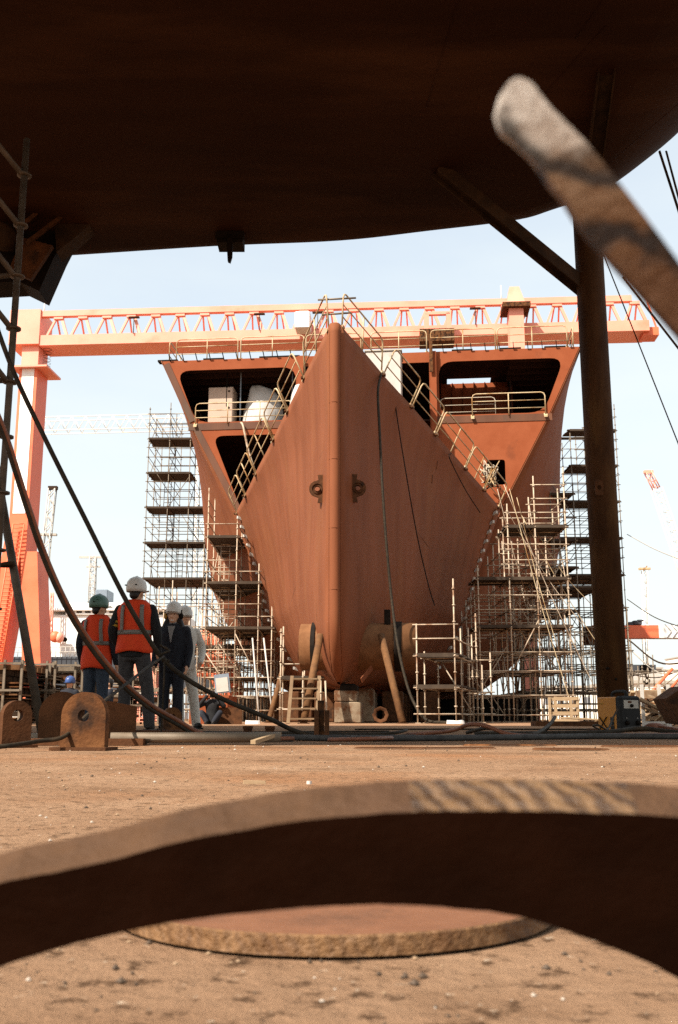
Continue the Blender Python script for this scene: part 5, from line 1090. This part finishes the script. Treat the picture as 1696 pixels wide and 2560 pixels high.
for xd in (1492, 1520, 1546): q.box(V(X(xd, 19), 19, .022), (.1, .1, .044))
q.build('low_rail', M['offwhite'], label='low pale board on short feet in front of the scrap heap', cat='board')
q = MB(); q.plate([(0, -.30), (.5, -.36), (.6, .15), (.1, .2), (-.16, .03)], [], .6, V(X(1556, 14), 14, .38), (1, 0, 0), (0, 0, 1)); q.build('dark_skip', M['rust_dark'], label='dark tilted steel skip cut off by the right edge', cat='skip')
for a_, b_, Y in (((1470, 1640), (1555, 1545), 40), ((1545, 1600), (1600, 1530), 50)):
    q = MB(); q.tube(V(P(*a_, Y).x, Y, P(*a_, Y).z), P(*b_, Y), .06, 6); q.build('slanting_bar', M['crane_red'], label='slanting rusty red bar behind the scrap heap' if Y == 40 else 'red bar rising at the right edge behind the scrap heap', cat='bar')
ct = thing('shelter_frame', 'pale open frame shelter behind the scrap heap at the right', 'shelter', V(X(1545, 48), 48, 0))
zz = P(1540, 1596, 48).z
for xd in (1532, 1590): q = MB(); q.box(V(X(xd, 48), 48, zz / 2), (.12, .12, zz)); q.build('post', M['scrap'], ct)
q = MB(); q.box(V(X(1565, 48), 48, zz), (X(1610, 48) - X(1525, 48), 1.5, .12)); q.build('roof', M['scrap'], ct)
# pallet crate right of the scaffold, planks on the ground
pc = thing('pallet_crate', 'open slatted wooden crate standing right of the big scaffold tower', 'crate', V(X(1313, 27), 27, 0)); a, b = X(1287, 27), X(1338, 27)
for k in range(4): q = MB(); q.box(V((a + b) / 2, 27, .10 + k * .19), (b - a, .03, .085)); q.build('slat', M['wood'], pc)
for x in (a, b): q = MB(); q.box(V(x, 27.03, .36), (.07, .05, .72)); q.build('post', M['wood'], pc)
for x in (a, b): q = MB(); q.box(V(x, 27.8, .36), (.07, .05, .72)); q.build('post', M['wood'], pc)
for k in range(4): q = MB(); q.box(V((a + b) / 2, 27.83, .10 + k * .19), (b - a, .03, .085)); q.build('slat', M['wood'], pc)
q = MB(); q.box(V(X(1345, 20), 20, .05), (1.9, .5, .09)); q.build('timber_baulk', M['rust_dark'], label='dark flat baulk lying left of the column base', cat='baulk')
q = MB(); q.box(V(X(1368, 22), 22, .13), (1.2, .8, .03), V(1, 0, -.06).normalized(), V(0, 1, 0)); q.build('plywood_sheet', M['wood'], label='pale board lying beside the column base', cat='board')
# wooden ladder steps left of the stem
ld = thing('wooden_steps', 'pale wooden step ladder leaning left of the rusty prop', 'steps', V(X(690, 30.5), 30.5, 0))
xa_, xb2 = X(667, 30.2), X(732, 30.2)
for x in (xa_, xb2): q = MB(); q.bar(V(x, 30.0, .0), V(x + .06, 31.0, 1.42), .10, .05, (0, 1, 0)); q.build('stringer', M['ladder_wood'], ld)
for k in range(5): q = MB(); f = .08 + k * .21; q.box(V((xa_ + xb2) / 2 + .06 * f, 30.0 + f, 1.42 * f + .03), (xb2 - xa_ - .1, .16, .045)); q.build('step', M['ladder_wood'], ld)
q = MB(); q.tube(V(X(756, 31.4), 31.4, .02), V(X(752, 31.6), 31.6, 1.3), .03, 8); q.build('thin_post', M['galv'], label='thin pale post standing beside the keel block', cat='post')
q = MB(); q.lathe(V(X(880, 32), 32, .27), [(.26, -.05), (.26, .05), (.15, .05), (.15, -.05), (.26, -.05)], 8, (.1, 1, 0), caps=False); q.build('steel_hub_ring', M['rust_dark'], label='dark steel ring propped on the ground right of the keel block', cat='ring')
for k, (a_, b_) in enumerate((((584, 1475), (600, 1662)), ((610, 1475), (632, 1662)), ((1272, 1440), (1255, 1662)))):
    q = MB(); q.tube(P(*a_, 41), V(X(b_[0], 40), 40, .02), .035, 6); q.build('leaning_tube', M['offwhite'], label=['pale tube leaning against the left scaffold, left of two', 'pale tube leaning against the left scaffold, right of two', 'pale tube leaning against the right scaffold'][k], cat='tube', group='pale leaning tubes')
# ---------------------------------------------------------------- near ground: lugs, pipe, bars, welding machine, hoses
def lug(label, xd, Y, w, h, th, ang, m, hole=.22, base=True):
    x = X(xd, Y); t = thing('steel_lug', label, 'steel lug', V(x, Y, 0), 'rusty lifting lugs on the ground at the left'); ex, ey = V(math.cos(ang), math.sin(ang), 0), V(0, 0, 1)
    r = w / 2; o = [(-r, .012), (r, .012), (r, h - r)] + [(r * math.cos(R(a)), h - r + r * math.sin(R(a))) for a in range(10, 171, 10)] + [(-r, h - r)]
    q = MB(); q.plate(o, [circ(0, h - r, r * hole * 2, 18)] if hole else [], th, V(x, Y, 0), ex, ey); q.build('eye_plate', M[m], t)
    if base: q = MB(); q.box(V(x, Y, .008), (w * 1.25, .16, .014), ex, V(-ex.y, ex.x, 0)); q.build('base_plate', M['rust_dark'], t)
lug('big rusty lug with an eye hole and orange face, nearest of the group', 194, 4.75, .215, .265, .05, R(-8), 'rust', .13)
lug('dark rusty lug half hidden left behind the biggest one', 140, 6.0, .26, .30, .04, R(14), 'rust_dark', 0)
lug('dark rusty lug with an eye hole at the left edge', 33, 5.2, .15, .235, .05, R(38), 'rust_dark', .2)
lug('small rusty lug beside the boots of the tall worker', 396, 8.3, .155, .235, .05, R(30), 'rust', .16)
q = MB(); x = X(262, 5.8); q.plate([(-.06, 0), (.12, 0), (.125, .20), (-.03, .23), (-.10, .235)], [], .03, V(x, 5.8, .012), (1, .1, 0), (0, 0, 1)); q.build('steel_offcut', M['rust_dark'], label='dark rusty plate standing right behind the biggest lug', cat='steel plate')
q = MB(); q.box(V(X(375, 7.9), 7.9, .03), (X(452, 7.9) - X(297, 7.9), .3, .055)); q.build('flat_bar', M['rust_dark'], label='flat rusty bar on the ground in front of the workers', cat='bar')
q = MB(); q.box(V(X(60, 5.6), 5.6, .02), (1.3, .12, .036)); q.build('flat_bar', M['rust_dark'], label='flat rusty bar lying beside the lug at the left edge', cat='bar')
q = MB(); q.tube(V(X(255, 5.6), 5.6, .042), V(X(648, 5.75), 5.75, .042), .028, 14); q.build('steel_pipe', M['galv_dark'], label='grey steel pipe lying on the ground right of the lugs', cat='pipe')
q = MB(); q.tube(V(X(65, 6.3), 6.3, .03), V(X(180, 6.2), 6.2, .03), .026, 12); q.build('steel_pipe', M['galv_dark'], label='short grey pipe behind the lug at the left edge', cat='pipe')
for i, (xd, Y) in enumerate(((573, 7.6), (624, 7.4))): q = MB(); q.box(V(X(xd, Y), Y, .02), (.085, .08, .04)); q.box(V(X(xd, Y), Y, .055), (.06, .06, .03)); q.box(V(X(xd, Y), Y, .08), (.07, .07, .022)); q.build('rusty_block', M['rust_dark'], label=['low rusty block behind the pipe, left of two', 'stepped rusty block behind the pipe end, right of two'][i], cat='block', group='rusty blocks behind the pipe')
for i, (xd, h) in enumerate(((732, .20), (742, .265), (756, .20))): q = MB(); q.box(V(X(xd, 6.9), 6.9 + .03 * (i == 1), h / 2), (.032 if i != 1 else .045, .05, h)); q.build('upright_bar', M['rust_dark'] if i != 1 else M['rust'], label=['short rusty bar standing left of the tallest one', 'tallest of three rusty bars standing upright on the floor', 'short rusty bar standing right of the tallest one'][i], cat='bar', group='three upright rusty bars')
q = MB(); q.bar(V(X(585, 5.5), 5.5, .02), V(X(645, 5.8), 5.8, .06), .03, .02); q.build('wedge', M['wood'], label='pale wedge at the end of the lying pipe', cat='wedge')
# welding machine
wm = thing('welding_machine', 'yellow and black welding machine with a dial panel standing at the column base', 'welding machine', V(X(1446, 11.3), 11.3, 0))
ca, sa = math.cos(R(-24)), math.sin(R(-24)); wx, wy = V(ca, sa, 0), V(-sa, ca, 0); wc = V(X(1452, 11.3), 11.3, 0)
def W_(x, y, z): return wc + wx * x + wy * y + V(0, 0, z)
# front (dark) faces the camera and to the right, yellow side to the left
fx = V(math.cos(R(24)), math.sin(R(24)), 0); fy = V(-fx.y, fx.x, 0)
def F_(x, y, z): return wc + fx * x + fy * y + V(0, 0, z)
q = MB(); q.bbox(F_(.02, .20, .20), (.27, .34, .365), .012, fx, fy); q.build('yellow_case', M['yellow'], wm)
q = MB(); q.bbox(F_(.02, .0, .20), (.285, .10, .385), .02, fx, fy); fc = q.build('front_frame', M['charcoal'], wm)
q = MB(); q.box(F_(.02, -.052, .30), (.20, .008, .09), fx, fy); pn = q.build('control_panel', M['panel'], fc)
q = MB(); q.lathe(F_(.02, -.056, .285), [(.02, 0), (.018, -.02)], 14, fy); q.build('dial', M['black'], pn)
q = MB(); q.box(F_(.0, -.057, .325), (.05, .004, .022), fx, fy); q.build('display', M['rust_dark'], pn)
for x in (-.06, .09): q = MB(); q.lathe(F_(x + .01, -.05, .10), [(.026, 0), (.022, -.03)], 14, fy); q.build('socket', M['black'], fc); q = MB(); q.lathe(F_(x + .01, -.051, .15), [(.006, 0), (.005, -.006)], 8, fy); q.build('screw', M['offwhite'], fc)
q = MB(); q.poly(crom([F_(.02, .02, .38), F_(.02, .03, .43), F_(.02, .12, .445), F_(.02, .24, .43), F_(.02, .26, .38)], 6), .02, 8); q.build('handle', M['charcoal'], wm)
lw_ = MB(); sx0 = -.117
def sd(y, z): return F_(sx0 - .002, y, z)
for a, b in ((sd(.33, .165), sd(.19, .03)), (sd(.33, .03), sd(.20, .165))): lw_.bar(a, b, .004, .022, fx)
lw_.build('letter', M['charcoal'], wm)
lw_ = MB()
for k in range(3): lw_.box(sd(.11, .05 + k * .045), (.004, .06, .04), fx, fy)
lw_.build('letter', M['charcoal'], wm)
lw_ = MB()
for k in range(3): lw_.box(sd(.33 - k * .03, .31), (.003, .022, .016), fx, fy)
lw_.build('small_mark', M['amber'], wm)
for xx in (-.09, .12):
    for yy in (.03, .38): q = MB(); q.lathe(F_(xx, min(yy, .33), 0), [(.02, .002), (.02, .022)], 10); q.build('foot', M['black'], wm)
q = MB(); q.smooth = True
q.loft([[V(X(1490, 11.6) + r * 1.6 * math.cos(a) + .12, 11.6 + r * math.sin(a), z) for a in [2 * math.pi * i / 14 for i in range(14)]] for r, z in ((.09, .005), (.085, .05), (.05, .09), (.01, .10))]); q.build('red_bag', M['hose_red'], label='small red bag lying right of the welding machine', cat='bag')
q = MB(); q.poly(crom([V(X(1495, 11.7), 11.7, .05), V(X(1530, 11.5), 11.5, .05), V(X(1575, 11.2), 11.2, .02), V(X(1620, 11), 11, .02)], 6), .022, 8); q.build('red_hose', M['hose_red'], label='red hose running right from the small red bag', cat='hose')
# three hoses hanging down from the upper left
def hangs(pts, y0, y1): n = len(pts) - 1; return [P(x, y, y0 + (y1 - y0) * i / n) for i, (x, y) in enumerate(pts)]
h1 = hangs([(-30, 690), (30, 855), (110, 1025), (200, 1205), (285, 1375), (340, 1470), (375, 1520), (430, 1568), (520, 1618), (620, 1660)], 6.6, 7.2) + [V(X(690, 7.3), 7.3, .05), V(X(760, 7.2), 7.2, .02), V(X(860, 7.0), 7.0, .02), V(X(960, 7.2), 7.2, .02)]
hose('hanging_hose', h1, .0165, M['hose'], 'uppermost dark hose sweeping down past the white helmets to the floor', n=10, group='hoses sweeping down from the left')
h2 = hangs([(-40, 880), (12, 1000), (60, 1150), (100, 1270), (145, 1375), (190, 1455), (240, 1525), (295, 1585), (350, 1630), (410, 1665)], 5.2, 6.3) + [V(X(470, 6.4), 6.4, .05), V(X(560, 6.4), 6.4, .02), V(X(680, 6.5), 6.5, .02)]
hose('hanging_hose', h2, .0145, M['hose_red'], 'rusty red hose sweeping down across the green helmet worker', n=10, group='hoses sweeping down from the left')
h2b = [p + V(-.006, -.01, -.021) for p in h2]
hose('hanging_hose', h2b, .0115, M['hose'], 'dark hose tied just under the rusty red one', n=10, group='hoses sweeping down from the left')
h3 = [V(X(-60, 4.3), 4.3, .02), V(X(20, 4.4), 4.4, .03), V(X(90, 4.6), 4.6, .045), P(150, 1702, 4.7), P(200, 1655, 5.0), P(240, 1622, 5.4), P(300, 1575, 6.0), P(345, 1540, 6.6), P(378, 1518, 7.0)]
hose('thin_cable', h3, .010, M['hose'], 'thin dark cable rising from the floor and knotted to the upper hose', 'cable')
q = MB(); kp = P(381, 1519, 7.0); q.poly([kp + V(.03 * math.cos(a), .03 * math.sin(a), .012 * a - .03) for a in [i * .5 for i in range(20)]], .009, 6); q.build('knot', M['hose'], label='cable knot on the upper dark hose', cat='knot')
q = MB(); q.poly(crom([kp, P(379, 1580, 7.0), P(376, 1640, 7.05), V(X(372, 7.1), 7.1, .02)], 5), .007, 6); q.build('thin_cable', M['hose'], label='thin cable hanging straight down from the knot', cat='cable')
# cables on the floor
def floor(pts, r, m, label): hose('floor_cable', [V(X(x, Y), Y, z) for x, Y, z in pts], r, M[m], label, 'cable', n=8, group='cables lying across the floor')
floor([(430, 9.6, .012), (600, 9.3, .012), (800, 9.2, .012), (900, 9.0, .02), (940, 8.6, .05), (905, 8.2, .03), (800, 8.3, .012), (690, 8.5, .012)], .012, 'hose', 'black cable with a loop behind the three upright bars')
floor([(640, 7.0, .02), (800, 6.6, .02), (1000, 6.7, .02), (1200, 7.0, .02), (1400, 7.4, .02), (1640, 7.2, .02)], .020, 'hose_grey', 'thick grey hose lying across the floor to the right edge')
floor([(760, 6.1, .02), (850, 5.9, .03), (905, 6.2, .03), (880, 6.6, .02), (760, 6.5, .015)], .012, 'hose_red', 'short red cable curling right of the upright bars')
floor([(940, 8.4, .012), (1040, 8.0, .05), (1085, 7.7, .10), (1125, 7.6, .09), (1180, 7.5, .03), (1260, 7.4, .02), (1420, 7.8, .02), (1640, 8.0, .02)], .016, 'hose_red', 'rusty red cable rising in a hump in the middle of the floor')
floor([(1080, 8.6, .03), (1130, 8.2, .07), (1180, 7.9, .03), (1235, 7.8, .03), (1270, 8.6, .09), (1285, 9.4, .16), (1262, 9.8, .03)], .015, 'hose', 'black cable with an upright end near the big right scaffold')
floor([(1100, 9.4, .012), (1250, 8.8, .02), (1400, 8.8, .03), (1480, 9.0, .06), (1560, 8.8, .03), (1640, 8.6, .02)], .020, 'hose', 'thick black cable passing in front of the welding machine')
floor([(1390, 11.0, .02), (1372, 10.6, .07), (1385, 10.2, .08), (1405, 10.4, .04), (1420, 11.0, .16), (1432, 11.2, .25)], .010, 'hose', 'thin black lead looping at the left of the welding machine')
floor([(820, 13, .012), (1100, 13.2, .012), (1400, 12.9, .012), (1640, 13.2, .012)], .010, 'hose', 'thin black cable lying straight in front of the ship')
floor([(440, 11, .01), (560, 10.4, .01), (720, 10.8, .01), (900, 11.2, .01)], .008, 'hose', 'thin cable lying behind the rusty blocks')
# flat plates and scraps on the floor
for i, (xd, Y, w, d, m, lab) in enumerate(((980, 4.9, .7, .05, 'rust_dark', 'long thin dark strip lying on the floor in the middle'), (1320, 4.7, .35, .09, 'rust_dark', 'flat dark scrap on the floor below the welding machine'), (1480, 5.2, .4, .06, 'rust_dark', 'thin dark strip on the floor at the right'), (1180, 5.4, .5, .07, 'rust', 'flat rusty strip on the floor below the big scaffold'), (590, 2.25, .05, .005, 'wood', 'pale sliver on the near floor left of centre'), (715, 2.25, .012, .012, 'offwhite', 'small pale chip on the near floor near the centre'), (585, 27, .4, .2, 'white', 'crumpled pale rag on the ground left of the ladder'), (1052, 29, .5, .25, 'white', 'white rag at the end of the hanging hose'))):
    q = MB(); rr_ = [V(X(xd, Y) + w / 2 * math.cos(a) * (1 + .2 * noise.noise(V(i * 3.1, a, 0))), Y + d / 2 * math.sin(a) * (1 + .3 * noise.noise(V(a, i * 2.7, 5))), 0) for a in [2 * math.pi * j / 14 for j in range(14)]]
    hgt = .008 if m != 'white' else .09
    q.loft([[p + V(0, 0, .004) for p in rr_], [p * .94 + V(X(xd, Y), Y, 0) * .06 + V(0, 0, .004 + hgt * (1 + .4 * noise.noise(p * 9)))  for p in rr_]]); q.build('floor_scrap', M[m], label=lab, cat='scrap', group='scraps on the floor')
